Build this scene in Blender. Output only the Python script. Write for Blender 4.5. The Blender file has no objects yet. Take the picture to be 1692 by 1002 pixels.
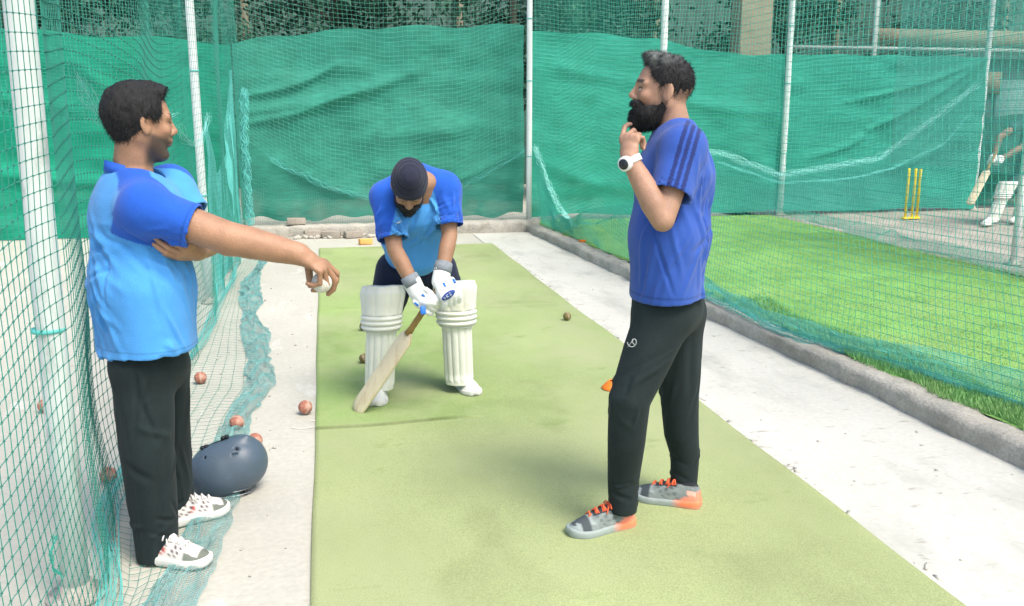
import bpy, math, random
import numpy as np
from math import radians, sin, cos, pi
random.seed(7); RNG = np.random.default_rng(7)
S = bpy.context.scene
COL = S.collection

# ---------------------------------------------------------------- camera
cam_d = bpy.data.cameras.new('camera'); cam = bpy.data.objects.new('camera', cam_d); COL.objects.link(cam)
cam_d.sensor_width = 36; cam_d.lens = 31.915; cam_d.clip_end = 500; cam_d.clip_start = 0.05
cam.location = (0, 0, 1.56); cam.rotation_euler = (radians(90-11.713), 0, radians(-11.548))
S.camera = cam
# ---------------------------------------------------------------- light
W = bpy.data.worlds.new('World'); S.world = W; W.use_nodes = True
wn = W.node_tree.nodes; wl = W.node_tree.links; wn.clear()
wo = wn.new('ShaderNodeOutputWorld'); wb = wn.new('ShaderNodeBackground'); ws = wn.new('ShaderNodeTexSky')
ws.sky_type = 'NISHITA'; ws.sun_disc = False; ws.sun_elevation = radians(58); ws.sun_rotation = radians(150)
ws.air_density = 1.0; ws.dust_density = 4.0; ws.ozone_density = 1.0
wb.inputs['Strength'].default_value = 0.15
wl.new(ws.outputs[0], wb.inputs[0]); wl.new(wb.outputs[0], wo.inputs[0])
sun_d = bpy.data.lights.new('sun', 'SUN'); sun_d.energy = 1.5; sun_d.angle = radians(24); sun_d.color = (1, .95, .88)
sun = bpy.data.objects.new('sun', sun_d); COL.objects.link(sun)
sun.rotation_euler = (radians(32), 0, radians(30))       # high, from behind the camera's right
S.view_settings.view_transform = 'Standard'; S.view_settings.look = 'None'
S.view_settings.exposure = 1.0; S.view_settings.gamma = 1; S.view_settings.use_curve_mapping = False
S.cycles.transparent_max_bounces = 24; S.cycles.max_bounces = 6

V = lambda *a: np.array(a, float)
def nrm(v): v = np.asarray(v, float); return v/np.linalg.norm(v)

# ---------------------------------------------------------------- materials
def srgb(r, g, b):
    f = lambda c: ((c/255+.055)/1.055)**2.4 if c > 10 else c/255/12.92
    return (f(r), f(g), f(b))
def mat(name, col=(.5, .5, .5), rough=.7, var=.12, vscale=6, bump=.0, bscale=60, vcol=False, metal=0, spec=.4,
        sheen=0, sss=0, stretch=(1, 1, 1), fine=None, coat=0):
    m = bpy.data.materials.new(name); m.use_nodes = True
    nt = m.node_tree; N = nt.nodes; L = nt.links; b = N['Principled BSDF']
    b.inputs['Roughness'].default_value = rough; b.inputs['Metallic'].default_value = metal
    b.inputs['Specular IOR Level'].default_value = spec
    if sheen: b.inputs['Sheen Weight'].default_value = sheen
    if coat: b.inputs['Coat Weight'].default_value = coat
    if sss:
        b.inputs['Subsurface Weight'].default_value = sss; b.inputs['Subsurface Radius'].default_value = (1, .35, .2)
        b.inputs['Subsurface Scale'].default_value = .008
    tc = N.new('ShaderNodeTexCoord'); mp = N.new('ShaderNodeMapping'); mp.inputs['Scale'].default_value = stretch
    L.new(tc.outputs['Object'], mp.inputs[0])
    n1 = N.new('ShaderNodeTexNoise'); n1.inputs['Scale'].default_value = vscale; n1.inputs['Detail'].default_value = 6
    n1.inputs['Roughness'].default_value = .6
    L.new(mp.outputs[0], n1.inputs['Vector'])
    mr = N.new('ShaderNodeMapRange'); mr.inputs[1].default_value = .25; mr.inputs[2].default_value = .75
    mr.inputs[3].default_value = 1-var; mr.inputs[4].default_value = 1+var
    L.new(n1.outputs['Fac'], mr.inputs[0])
    mx = N.new('ShaderNodeVectorMath'); mx.operation = 'SCALE'
    if vcol:
        at = N.new('ShaderNodeAttribute'); at.attribute_name = 'Col'; L.new(at.outputs['Color'], mx.inputs[0])
    else: mx.inputs[0].default_value = col
    L.new(mr.outputs[0], mx.inputs['Scale'])
    out = mx.outputs[0]
    if fine:
        n3 = N.new('ShaderNodeTexNoise'); n3.inputs['Scale'].default_value = fine[0]; n3.inputs['Detail'].default_value = 3
        L.new(mp.outputs[0], n3.inputs['Vector'])
        m3 = N.new('ShaderNodeMapRange'); m3.inputs[1].default_value = .3; m3.inputs[2].default_value = .7
        m3.inputs[3].default_value = 1-fine[1]; m3.inputs[4].default_value = 1+fine[1]; L.new(n3.outputs['Fac'], m3.inputs[0])
        x3 = N.new('ShaderNodeVectorMath'); x3.operation = 'SCALE'; L.new(out, x3.inputs[0]); L.new(m3.outputs[0], x3.inputs['Scale']); out = x3.outputs[0]
    L.new(out, b.inputs['Base Color'])
    if bump:
        n2 = N.new('ShaderNodeTexNoise'); n2.inputs['Scale'].default_value = bscale; n2.inputs['Detail'].default_value = 4
        L.new(mp.outputs[0], n2.inputs['Vector'])
        bp = N.new('ShaderNodeBump'); bp.inputs['Strength'].default_value = bump; bp.inputs['Distance'].default_value = .01
        L.new(n2.outputs['Fac'], bp.inputs['Height']); L.new(bp.outputs[0], b.inputs['Normal'])
    m['out'] = 0
    return m
def stain(m, scale, lo, hi, col, stretch=(1, 1, 1), detail=8):
    """mix a second colour in where a noise is high: dirt with a shape of its own"""
    nt = m.node_tree; N = nt.nodes; L = nt.links; b = N['Principled BSDF']
    src = b.inputs['Base Color'].links[0].from_socket
    tc = N.new('ShaderNodeTexCoord'); mp = N.new('ShaderNodeMapping'); mp.inputs['Scale'].default_value = stretch
    L.new(tc.outputs['Object'], mp.inputs[0])
    n = N.new('ShaderNodeTexNoise'); n.inputs['Scale'].default_value = scale; n.inputs['Detail'].default_value = detail
    n.inputs['Roughness'].default_value = .65; L.new(mp.outputs[0], n.inputs['Vector'])
    r = N.new('ShaderNodeMapRange'); r.inputs[1].default_value = lo; r.inputs[2].default_value = hi; L.new(n.outputs['Fac'], r.inputs[0])
    x = N.new('ShaderNodeMix'); x.data_type = 'RGBA'; L.new(r.outputs[0], x.inputs[0]); L.new(src, x.inputs[6])
    x.inputs[7].default_value = (*col, 1); L.new(x.outputs[2], b.inputs['Base Color'])
    return m

# ---------------------------------------------------------------- objects
def setp(o, label=None, cat=None, group=None, kind=None):
    if label: o['label'] = label
    if cat: o['category'] = cat
    if group: o['group'] = group
    if kind: o['kind'] = kind
    return o
def thing(name, label, cat, loc=(0, 0, 0), group=None):
    o = bpy.data.objects.new(name, None); COL.objects.link(o); o.location = loc; o.empty_display_size = .1
    return setp(o, label, cat, group)
def wloc(o):
    p = V(0, 0, 0)
    while o is not None: p = p + V(*o.location); o = o.parent
    return p
def mesh(name, verts, faces, m, parent=None, loc=None, col=None, smooth=True, mats=None, midx=None):
    """verts in world coordinates; the mesh origin goes to loc (or the parent's origin)"""
    v = np.asarray(verts, np.float64)
    base = wloc(parent) if parent is not None else (V(*loc) if loc is not None else V(0, 0, 0))
    off = (V(*loc)-base) if (parent is not None and loc is not None) else V(0, 0, 0)
    org = base+off
    me = bpy.data.meshes.new(name)
    v = v-org
    if isinstance(faces, np.ndarray):
        n = faces.shape[1]; nf = len(faces)
        me.vertices.add(len(v)); me.vertices.foreach_set('co', v.astype(np.float32).ravel())
        me.loops.add(nf*n); me.loops.foreach_set('vertex_index', faces.astype(np.int32).ravel())
        me.polygons.add(nf); me.polygons.foreach_set('loop_start', np.arange(0, nf*n, n, dtype=np.int32))
        me.update(calc_edges=True)
    else:
        me.from_pydata(v.tolist(), [], faces)
    for mm in (mats or [m]): me.materials.append(mm)
    if midx is not None: me.polygons.foreach_set('material_index', np.asarray(midx, np.int32))
    me.polygons.foreach_set('use_smooth', [smooth]*len(me.polygons))
    if col is not None:
        a = me.color_attributes.new('Col', 'FLOAT_COLOR', 'POINT')
        c = np.ones((len(v), 4), np.float32); c[:, :3] = col; a.data.foreach_set('color', c.ravel())
    me.update()
    o = bpy.data.objects.new(name, me); COL.objects.link(o)
    o.parent = parent
    o.location = off if parent is not None else org
    return o
class MB:
    """collects plain shapes for ONE mesh"""
    def __init__(s): s.v = []; s.f = []
    def add(s, v, f):
        b = len(s.v); s.v += [tuple(p) for p in v]; s.f += [tuple(i+b for i in q) for q in f]; return s
    def box(s, c, d, rz=0, rx=0, jit=0, bev=0):
        c = V(*c); h = V(*d)/2; pts = []
        for x in (-1, 1):
            for y in (-1, 1):
                for z in (-1, 1):
                    p = V(x, y, z)*h + (RNG.random(3)-.5)*jit
                    y2, z2 = p[1]*cos(rx)-p[2]*sin(rx), p[1]*sin(rx)+p[2]*cos(rx)
                    pts.append((c[0]+p[0]*cos(rz)-y2*sin(rz), c[1]+p[0]*sin(rz)+y2*cos(rz), c[2]+z2))
        return s.add(pts, [(0, 1, 3, 2), (4, 6, 7, 5), (0, 4, 5, 1), (2, 3, 7, 6), (0, 2, 6, 4), (1, 5, 7, 3)])
    def tube(s, pts, rad, n=10, caps=True):
        pts = [V(*p) for p in pts]; rad = rad if hasattr(rad, '__len__') else [rad]*len(pts)
        pa = None; rings = []
        for i, p in enumerate(pts):
            t = nrm(pts[min(i+1, len(pts)-1)]-pts[max(i-1, 0)])
            if pa is None:
                a = np.cross(t, V(0, 0, 1))
                if np.linalg.norm(a) < .05: a = np.cross(t, V(1, 0, 0))
            else: a = pa-(pa@t)*t
            a = nrm(a); b = np.cross(t, a); pa = a
            rings.append([p+rad[i]*(cos(2*pi*k/n)*a+sin(2*pi*k/n)*b) for k in range(n)])
        return s.loft(rings, caps)
    def loft(s, rings, caps=True, closed=True):
        n = len(rings[0]); v = [q for r in rings for q in r]; f = []
        for i in range(len(rings)-1):
            for k in range(n if closed else n-1):
                k2 = (k+1) % n
                f.append((i*n+k, i*n+k2, (i+1)*n+k2, (i+1)*n+k))
        if caps: f.append(tuple(range(n-1, -1, -1))); f.append(tuple((len(rings)-1)*n+k for k in range(n)))
        return s.add(v, f)
    def ball(s, c, r, n=12, R=None):
        c = V(*c); r = r if hasattr(r, '__len__') else (r, r, r); rings = []
        R = np.eye(3) if R is None else R
        for i in range(1, n):
            th = pi*i/n; rings.append([c+R@V(r[0]*sin(th)*cos(2*pi*k/(2*n)), r[1]*sin(th)*sin(2*pi*k/(2*n)), -r[2]*cos(th)) for k in range(2*n)])
        b = len(s.v); s.loft(rings, False); m = 2*n
        s.v += [tuple(c-R@V(0, 0, r[2])), tuple(c+R@V(0, 0, r[2]))]; e = len(s.v)
        for k in range(m):
            s.f.append((e-2, b+(k+1) % m, b+k)); s.f.append((e-1, b+(n-2)*m+k, b+(n-2)*m+(k+1) % m))
        return s
    def build(s, name, m, parent=None, loc=None, smooth=True, bevel=0, **kw):
        o = mesh(name, s.v, s.f, m, parent, loc, smooth=smooth, **kw)
        if bevel:
            b = o.modifiers.new('bevel', 'BEVEL'); b.width = bevel; b.segments = 2; b.limit_method = 'ANGLE'
        return o

# ---------------------------------------------------------------- numpy noise
_H = RNG.random(65536).astype(np.float32)
def _h(i, j, k): return _H[((i*73856093) ^ (j*19349663) ^ (k*83492791)) & 65535]
def vnoise(p):
    p = np.asarray(p, np.float64); i = np.floor(p).astype(np.int64); f = p-i; f = f*f*(3-2*f); r = 0
    for a in (0, 1):
        for b in (0, 1):
            for c in (0, 1):
                w = (f[..., 0] if a else 1-f[..., 0])*(f[..., 1] if b else 1-f[..., 1])*(f[..., 2] if c else 1-f[..., 2])
                r = r+w*_h(i[..., 0]+a, i[..., 1]+b, i[..., 2]+c)
    return r*2-1
def fbm(p, o=3):
    p = np.asarray(p); r = 0; a = 1
    for k in range(o): r = r+a*vnoise(p*2**k+k*17.3); a *= .5
    return r
def sstep(a, b, x): t = np.clip((x-a)/(b-a), 0, 1); return t*t*(3-2*t)

# ---------------------------------------------------------------- implicit bodies
class Field:
    def __init__(s, lo, hi, h):
        s.lo = V(*lo); s.h = h; n = np.ceil((V(*hi)-s.lo)/h).astype(int)+1; s.n = n
        s.ax = [(s.lo[i]+h*np.arange(n[i])).astype(np.float32) for i in range(3)]
        s.v = np.full(n, .06, np.float32)
    def sl(s, lo, hi, m=.07):
        a = np.clip(((V(*lo)-m-s.lo)/s.h).astype(int), 0, s.n-1); b = np.clip(((V(*hi)+m-s.lo)/s.h).astype(int)+1, 0, s.n)
        g = (s.ax[0][a[0]:b[0], None, None], s.ax[1][None, a[1]:b[1], None], s.ax[2][None, None, a[2]:b[2]])
        return tuple(slice(a[i], b[i]) for i in range(3)), g
    def comb(s, lo, hi, fn, k=.02, op='add'):
        q, g = s.sl(lo, hi)
        if any(x.stop <= x.start for x in q): return
        d = fn(*g); v = s.v[q]
        if op == 'sub': d = -d; v2 = -v
        if op == 'add': hh = np.clip(k-np.abs(v-d), 0, None)/k; s.v[q] = np.minimum(v, d)-hh*hh*k*.25
        else:
            hh = np.clip(k-np.abs(v-d), 0, None)/k; s.v[q] = np.maximum(v, d)+hh*hh*k*.25
    def cone(s, a, b, ra, rb, w=None, sq=1, k=.02, op='add', end=None):
        a = V(*a); b = V(*b); ba = b-a; L2 = ba@ba+1e-12; R = max(ra, rb)*max(sq, 1)
        def fn(X, Y, Z):
            x, y, z = X-a[0], Y-a[1], Z-a[2]
            t0 = (x*ba[0]+y*ba[1]+z*ba[2])/L2; t = np.clip(t0, 0, 1)
            x = x-t*ba[0]; y = y-t*ba[1]; z = z-t*ba[2]
            if w is not None and sq != 1:
                c = (x*w[0]+y*w[1]+z*w[2])*(1-1/sq); x = x-c*w[0]; y = y-c*w[1]; z = z-c*w[2]
            d = np.sqrt(x*x+y*y+z*z)-(ra+(rb-ra)*t)
            if end is not None: d = np.maximum(d, (t0-end)*math.sqrt(L2))
            return d
        s.comb(np.minimum(a, b)-R, np.maximum(a, b)+R, fn, k, op)
    def chain(s, pts, rad, k=.02, w=None, sq=1):
        P = np.array([V(*p) for p in pts]); R = max(rad)*max(sq, 1)
        def fn(X, Y, Z):
            D = None
            for i in range(len(P)-1):
                a, ba = P[i], P[i+1]-P[i]; x, y, z = X-a[0], Y-a[1], Z-a[2]; t = np.clip((x*ba[0]+y*ba[1]+z*ba[2])/(ba@ba+1e-12), 0, 1)
                x = x-t*ba[0]; y = y-t*ba[1]; z = z-t*ba[2]
                if w is not None and sq != 1:
                    c = (x*w[0]+y*w[1]+z*w[2])*(1-1/sq); x = x-c*w[0]; y = y-c*w[1]; z = z-c*w[2]
                d = np.sqrt(x*x+y*y+z*z)-(rad[i]+(rad[i+1]-rad[i])*t); D = d if D is None else np.minimum(D, d)
            return D
        s.comb(P.min(0)-R, P.max(0)+R, fn, k)
    def ell(s, c, r, R=None, k=.02, op='add'):
        c = V(*c); r = V(*r); R = np.eye(3) if R is None else R; m = max(r)
        def fn(X, Y, Z):
            x, y, z = X-c[0], Y-c[1], Z-c[2]
            q = [(x*R[0][i]+y*R[1][i]+z*R[2][i])/r[i] for i in range(3)]
            k0 = np.sqrt(q[0]**2+q[1]**2+q[2]**2)+1e-6; k1 = np.sqrt((q[0]/r[0])**2+(q[1]/r[1])**2+(q[2]/r[2])**2)+1e-6
            return (k0*(k0-1)/k1).astype(np.float32)
        s.comb(c-m, c+m, fn, k, op)
    def plane(s, p, n):
        """cut away everything on the +n side"""
        n = nrm(n); d = (s.ax[0][:, None, None]-p[0])*n[0]+(s.ax[1][None, :, None]-p[1])*n[1]+(s.ax[2][None, None, :]-p[2])*n[2]
        s.v = np.maximum(s.v, d.astype(np.float32))
    def mesh(s):
        v = s.v; I = v < 0; n = v.shape
        cnt = np.zeros(tuple(k-1 for k in n), np.uint8)
        cs = [(a, b, c) for a in (0, 1) for b in (0, 1) for c in (0, 1)]
        def sh(A, c): return A[c[0]:A.shape[0]-1+c[0], c[1]:A.shape[1]-1+c[1], c[2]:A.shape[2]-1+c[2]]
        for c in cs: cnt += sh(I, c)
        act = (cnt > 0) & (cnt < 8); idx = np.array(np.nonzero(act)).T
        P = np.zeros((len(idx), 3)); C = np.zeros(len(idx))
        cv = {c: v[idx[:, 0]+c[0], idx[:, 1]+c[1], idx[:, 2]+c[2]] for c in cs}
        for c in cs:
            for ax in range(3):
                if c[ax]: continue
                d = list(c); d[ax] = 1; d = tuple(d); a, b = cv[c], cv[d]; m = (a < 0) != (b < 0)
                t = np.where(m, a/np.where(m, a-b, 1), 0); p = np.tile(np.array(c, float), (len(idx), 1)); p[:, ax] = t
                P[m] += p[m]; C[m] += 1
        P = s.lo+s.h*(idx+P/C[:, None])
        vid = np.full(act.shape, -1, np.int32); vid[act] = np.arange(len(idx)); F = []
        for ax in range(3):
            o = [k for k in range(3) if k != ax]
            a = I.take(range(n[ax]-1), ax); b = I.take(range(1, n[ax]), ax)
            e = np.array(np.nonzero(a != b)).T
            e = e[(e[:, o[0]] > 0) & (e[:, o[1]] > 0) & (e[:, o[0]] < n[o[0]]-1) & (e[:, o[1]] < n[o[1]]-1)]
            q = []
            for d0, d1 in ((-1, -1), (0, -1), (0, 0), (-1, 0)):
                f = e.copy(); f[:, o[0]] += d0; f[:, o[1]] += d1; q.append(vid[f[:, 0], f[:, 1], f[:, 2]])
            q = np.array(q).T; ins = I[e[:, 0], e[:, 1], e[:, 2]]
            fl = ins if ax != 1 else ~ins
            q[~fl] = q[~fl][:, ::-1]; F.append(q)
        return P, np.concatenate(F)
def vnormals(P, F):
    a = P[F[:, 2]]-P[F[:, 0]]; b = P[F[:, 3]]-P[F[:, 1]]; n = np.cross(a, b); N = np.zeros_like(P)
    for i in range(4): np.add.at(N, F[:, i], n)
    return N/(np.linalg.norm(N, axis=1)[:, None]+1e-9)
def relax(P, F, it=1, lam=.5):
    E = np.concatenate([F[:, [0, 1]], F[:, [1, 2]], F[:, [2, 3]], F[:, [3, 0]]])
    cnt = np.bincount(E[:, 0], minlength=len(P))+np.bincount(E[:, 1], minlength=len(P))
    for _ in range(it):
        Q = np.zeros_like(P)
        for k in range(3): Q[:, k] = np.bincount(E[:, 0], P[E[:, 1], k], len(P))+np.bincount(E[:, 1], P[E[:, 0], k], len(P))
        P = P+lam*(Q/np.maximum(cnt, 1)[:, None]-P)
    return P
def creases(P, N, segs):
    """push cloth in or out along short lines (folds)"""
    D = np.zeros(len(P)); snap = lambda p: P[np.argmin(((P-p)**2).sum(1))]
    for a, b, w, amp in segs:
        a = V(*a); b = V(*b); i = np.argmin(((P-(a+b)/2)**2).sum(1)); m = P[i]; n = N[i]; d = (b-a)-((b-a)@n)*n; d = nrm(d)*np.linalg.norm(b-a)/2
        pts = [snap(m-d), snap(m-d*.5), m, snap(m+d*.5), snap(m+d)]; near = np.nonzero(((P-m)**2).sum(1) < (np.linalg.norm(d)+3*w+.04)**2)[0]; Q = P[near]; best = np.full(len(Q), 9.); tt = np.zeros(len(Q))
        for j in range(4):
            ba = pts[j+1]-pts[j]; L = ba@ba+1e-9; q = Q-pts[j]; t = np.clip(q@ba/L, 0, 1); dd = np.linalg.norm(q-t[:, None]*ba, axis=1); g = dd < best; best[g] = dd[g]; tt[g] = (j+t[g])/4
        taper = np.sin(np.clip(tt, .0, 1)*pi)**.8; D[near] += amp*taper*(1.2*np.exp(-(best/w)**2)-.55*np.exp(-(best/(w*2.1))**2))
    return P+N*np.clip(D, -.02, .02)[:, None]
def rot(axis, a):
    k = nrm(axis); K = np.array([[0, -k[2], k[1]], [k[2], 0, -k[0]], [-k[1], k[0], 0]]); return np.eye(3)+sin(a)*K+(1-cos(a))*K@K
# ---------------------------------------------------------------- people
class Frame:
    def __init__(s, o, F, U, sc=1):
        s.o = V(*o); s.F = nrm(F); s.L = nrm(np.cross(U, s.F)); s.U = np.cross(s.F, s.L); s.s = sc
        s.R = np.array([s.F, s.L, s.U]).T
    def __call__(s, x, y, z): return s.o+s.R@(V(x, y, z)*s.s)
    def inv(s, P): return ((np.asarray(P)-s.o)@s.R)/s.s
def add_head(f, h):
    k = h.s; E = lambda c, r, kk=.02, op='add', R=None: f.ell(h(*c), V(*r)*k, h.R if R is None else h.R@R, kk*k, op)
    Cn = lambda a, b, ra, rb, kk=.015, **kw: f.cone(h(*a), h(*b), ra*k, rb*k, k=kk*k, **kw)
    E((-.012, 0, .035), (.1, .077, .088)); E((.025, 0, -.02), (.064, .062, .08), .03)
    for s in (-1, 1):
        Cn((-.005, s*.05, -.04), (.06, s*.016, -.098), .022, .019, .03)      # jaw
        Cn((.082, s*.008, .03), (.07, s*.05, .026), .011, .012, .014)          # brow
        E((.066, s*.042, -.018), (.02, .02, .018), .02)                        # cheekbone
        E((.092, s*.031, .011), (.014, .018, .011), .012, 'sub')
        E((.0775, s*.031, .0105), (.0128, .015, .0105), .004)                 # lidded eye
        E((.098, s*.0125, -.026), (.011, .0085, .008), .006)                   # nostril wing
        R = rot((0, 1, 0), -.25)@rot((0, 0, 1), s*-.45)
        E((-.008, s*.081, -.004), (.021, .0075, .035), .004, 'add', R)           # ear
        E((-.001, s*.089, .001), (.011, .006, .02), .004, 'sub', R)
        E((-.003, s*.08, -.028), (.008, .006, .009), .005)
    E((.07, 0, -.1), (.021, .02, .017), .02)                                   # chin
    Cn((.086, 0, .022), (.108, 0, -.014), .0085, .0105, .012); E((.108, 0, -.019), (.0125, .0115, .010), .006)
    E((.083, 0, -.05), (.018, .03, .02), .015)
    E((.0955, 0, -.0505), (.0075, .023, .006), .005); E((.0925, 0, -.0635), (.0075, .02, .0072), .005)
    E((.104, 0, -.0575), (.008, .022, .0014), .002, 'sub')
def skin_col(P, h, base, lip, brow=(.02, .013, .01), stub=0, lo=0):
    q = h.inv(P); C = np.tile(V(*base), (len(P), 1)); x, y, z = q.T
    near = (np.abs(q) < .2).all(1)
    def mix(m, c): C[:] = C*(1-m[:, None])+V(*c)*m[:, None]
    ay = np.abs(y)
    mix(near*.25*np.exp(-((ay-.05)/.02)**2-((z+.02)/.02)**2)*(x > .04), (base[0]*1.05, base[1]*.75, base[2]*.7))
    if stub:
        m = near*sstep(-.03, -.05, z+.25*(x-.05))*sstep(-.15, -.12, z)*(x > -.005)*sstep(-.01, .02, x)
        m = np.maximum(m, .9*near*sstep(-.012, -.002, x)*sstep(.03, .018, x)*sstep(-.06, -.04, z)*sstep(.03, .015, z)*(ay > .05)*(stub == .5))
        m = np.maximum(m, near*(x > .085)*np.exp(-((z+.038)/.007)**2)*(ay < .03))
        mix(m*stub, (.05, .038, .032))
    mix(near*(x > .08)*(ay < .024)*sstep(.012, .008, np.abs(z+.057)), lip)
    mix(near*(x > .045)*(ay > .01)*(ay < .056)*sstep(.0075, .004, np.abs(z-.031-.004*sin(1)+.12*(ay-.035)*(ay > .035)))*.85, brow)
    mix(near*(x > .06)*(ay > .016)*(ay < .047)*sstep(.0035, .0018, np.abs(z-.011))*.9, (.03, .02, .018))
    mix(near*(x > .06)*sstep(.006, .003, np.hypot(ay-.033, z-.0075))*.8, (.02, .012, .01))
    mix(near*(ay > .07)*sstep(.012, .004, np.hypot(x-.004, z))*.35, (base[0]*.4, base[1]*.3, base[2]*.3))
    C *= (1+.08*fbm(P*30, 2))[:, None]
    return C
def add_hand(f, w, D, N, side, curls, thumb, sc=1, spread=.06, k=.006):
    """wrist w, direction D to the knuckles, palm normal N, thumb on side (+1/-1) of cross(D,N)"""
    w = V(*w); D = nrm(D); N = nrm(V(*N)-(V(*N)@D)*D); T = nrm(np.cross(D, N))*side
    f.cone(w-D*.01, w+D*.03*sc, .024*sc, .024*sc, w=T, sq=1.2, k=.012)
    f.cone(w+D*.025*sc+T*.002, w+D*.07*sc, .0155*sc, .0145*sc, w=T, sq=2.25, k=.012)
    L = [(.046, .027, .021), (.05, .031, .022), (.046, .028, .022), (.036, .021, .019)]; R = [.0093, .0095, .009, .008]
    for i in range(4):
        off = (.031-.0205*i)*sc; b = w+D*(.083-(.004, 0, .004, .012)[i])*sc+T*off
        d = nrm(D+T*(spread*(1.5-i))); n = nrm(N-(N@d)*d); a = 0; p = b-d*.012; q = b
        f.cone(p, q, R[i]*sc*1.1, R[i]*sc*1.08, k=.01)
        for j in range(3):
            a += curls[i][j]; dd = d*cos(a)+n*sin(a); e = q+dd*L[i][j]*sc
            f.cone(q, e, R[i]*sc*(1.05-.08*j), R[i]*sc*(.97-.08*j), k=.003); q = e
    b = w+D*.018*sc+T*.018*sc; pts = [b]
    for (x, y, z), l in zip(thumb, (.042, .034, .028)): pts.append(pts[-1]+nrm(D*x+T*y+N*z)*l*sc)
    f.chain(pts, [.015*sc, .0125*sc, .0108*sc, .0092*sc], k=k)
def limb(f, a, b, c, r, k=.012):
    """shoulder/elbow/wrist or hip/knee/ankle: r = (top, mid, joint, bulge, end)"""
    a, b, c = V(*a), V(*b), V(*c); m = a+(b-a)*.45; g = b+(c-b)*.28; e = b+(c-b)*.7
    f.chain([a, m, b, g, e, c], [r[0], r[1], r[2], r[3], (r[3]+r[4])*.5, r[4]], k=k)
def finish(f, name, m, parent, colfn=None, it=2, seg=None, noise=None, mod=None, **kw):
    P, F = f.mesh(); P = relax(P, F, it)
    P0 = P.copy()
    if seg or noise:
        N = vnormals(P, F)
        if noise: P = P+N*(noise(P))[:, None]
        if seg: P = creases(P, N, seg)
        P = relax(P, F, 1, .4)
    col = colfn(P0) if colfn else None
    return mesh(name, P, F, m, parent, col=col, **kw)
def rcrease(rng, n, c, R, length, w, amp, dirs):
    out = []
    for _ in range(n):
        p = V(*c)+(rng.random(3)-.5)*2*V(*R); d = nrm(V(*dirs[rng.integers(len(dirs))])+(rng.random(3)-.5)*.5)
        l = length*(.6+.8*rng.random()); out.append((p-d*l/2, p+d*l/2, w*(.6+.7*rng.random()), amp*(.35+.65*rng.random())*(1 if rng.random() < .6 else -1)))
    return out
def hair_mesh(name, h, m, parent, fn, lo=(-.14, -.11, -.14), hi=(.14, .11, .17), step=.0034, tufts=2500, tl=.012, flow=(0, 0, -1), rng=None, lift=.5, wid=.0012, col=None):
    """implicit solid in head coordinates, plus short blades growing out of it"""
    n = ((V(*hi)-V(*lo))/step).astype(int); ax = [lo[i]+step*np.arange(n[i]) for i in range(3)]
    X, Y, Z = np.meshgrid(*ax, indexing='ij'); f = Field(lo, V(*lo)+step*(n-1), step); f.n = n; f.v = fn(X, Y, Z).astype(np.float32)
    P, F = f.mesh(); P = relax(P, F, 1); N = vnormals(P, F)
    rng = rng or RNG
    ids = rng.integers(0, len(P), tufts); a = P[ids]+(rng.random((tufts, 3))-.5)*.003; nn = N[ids]
    fl = V(*flow)+(rng.random((tufts, 3))-.5)*.9; d = nn*lift+fl; d /= np.linalg.norm(d, axis=1)[:, None]
    s = np.cross(d, nn); s /= np.linalg.norm(s, axis=1)[:, None]+1e-6; l = tl*(.5+rng.random((tufts, 1)))
    a = a-nn*.002
    T = np.stack([a-s*wid, a+s*wid, a+d*l+s*wid*.4, a+d*l-s*wid*.4], 1).reshape(-1, 3)
    P = np.concatenate([P, T]); F = np.concatenate([F, len(P)-len(T)+np.arange(len(T)).reshape(-1, 4)])
    W_ = np.array([h(*p) for p in P]) if False else h.o+(P*h.s)@h.R.T
    c = None if col is None else col(P)
    return mesh(name, W_, F, m, parent, col=c)
def d_ell(X, Y, Z, c, r):
    x, y, z = (X-c[0])/r[0], (Y-c[1])/r[1], (Z-c[2])/r[2]; k0 = np.sqrt(x*x+y*y+z*z)+1e-6
    k1 = np.sqrt((x/r[0])**2+(y/r[1])**2+(z/r[2])**2)+1e-6; return k0*(k0-1)/k1
def smin(a, b, k): h = np.clip(k-np.abs(a-b), 0, None)/k; return np.minimum(a, b)-h*h*k*.25
def eyes(h, parent):
    for s in (-1, 1):
        m = MB(); m.ball(h(.0762, s*.031, .0078), .0128*h.s, 8); e = m.build('eye', M['eye'], parent)
        m = MB(); m.ball(h(.0865, s*.032, .0078), (.0038*h.s,)*3, 6); m.build('iris', M['dark_eye'], e)
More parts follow.
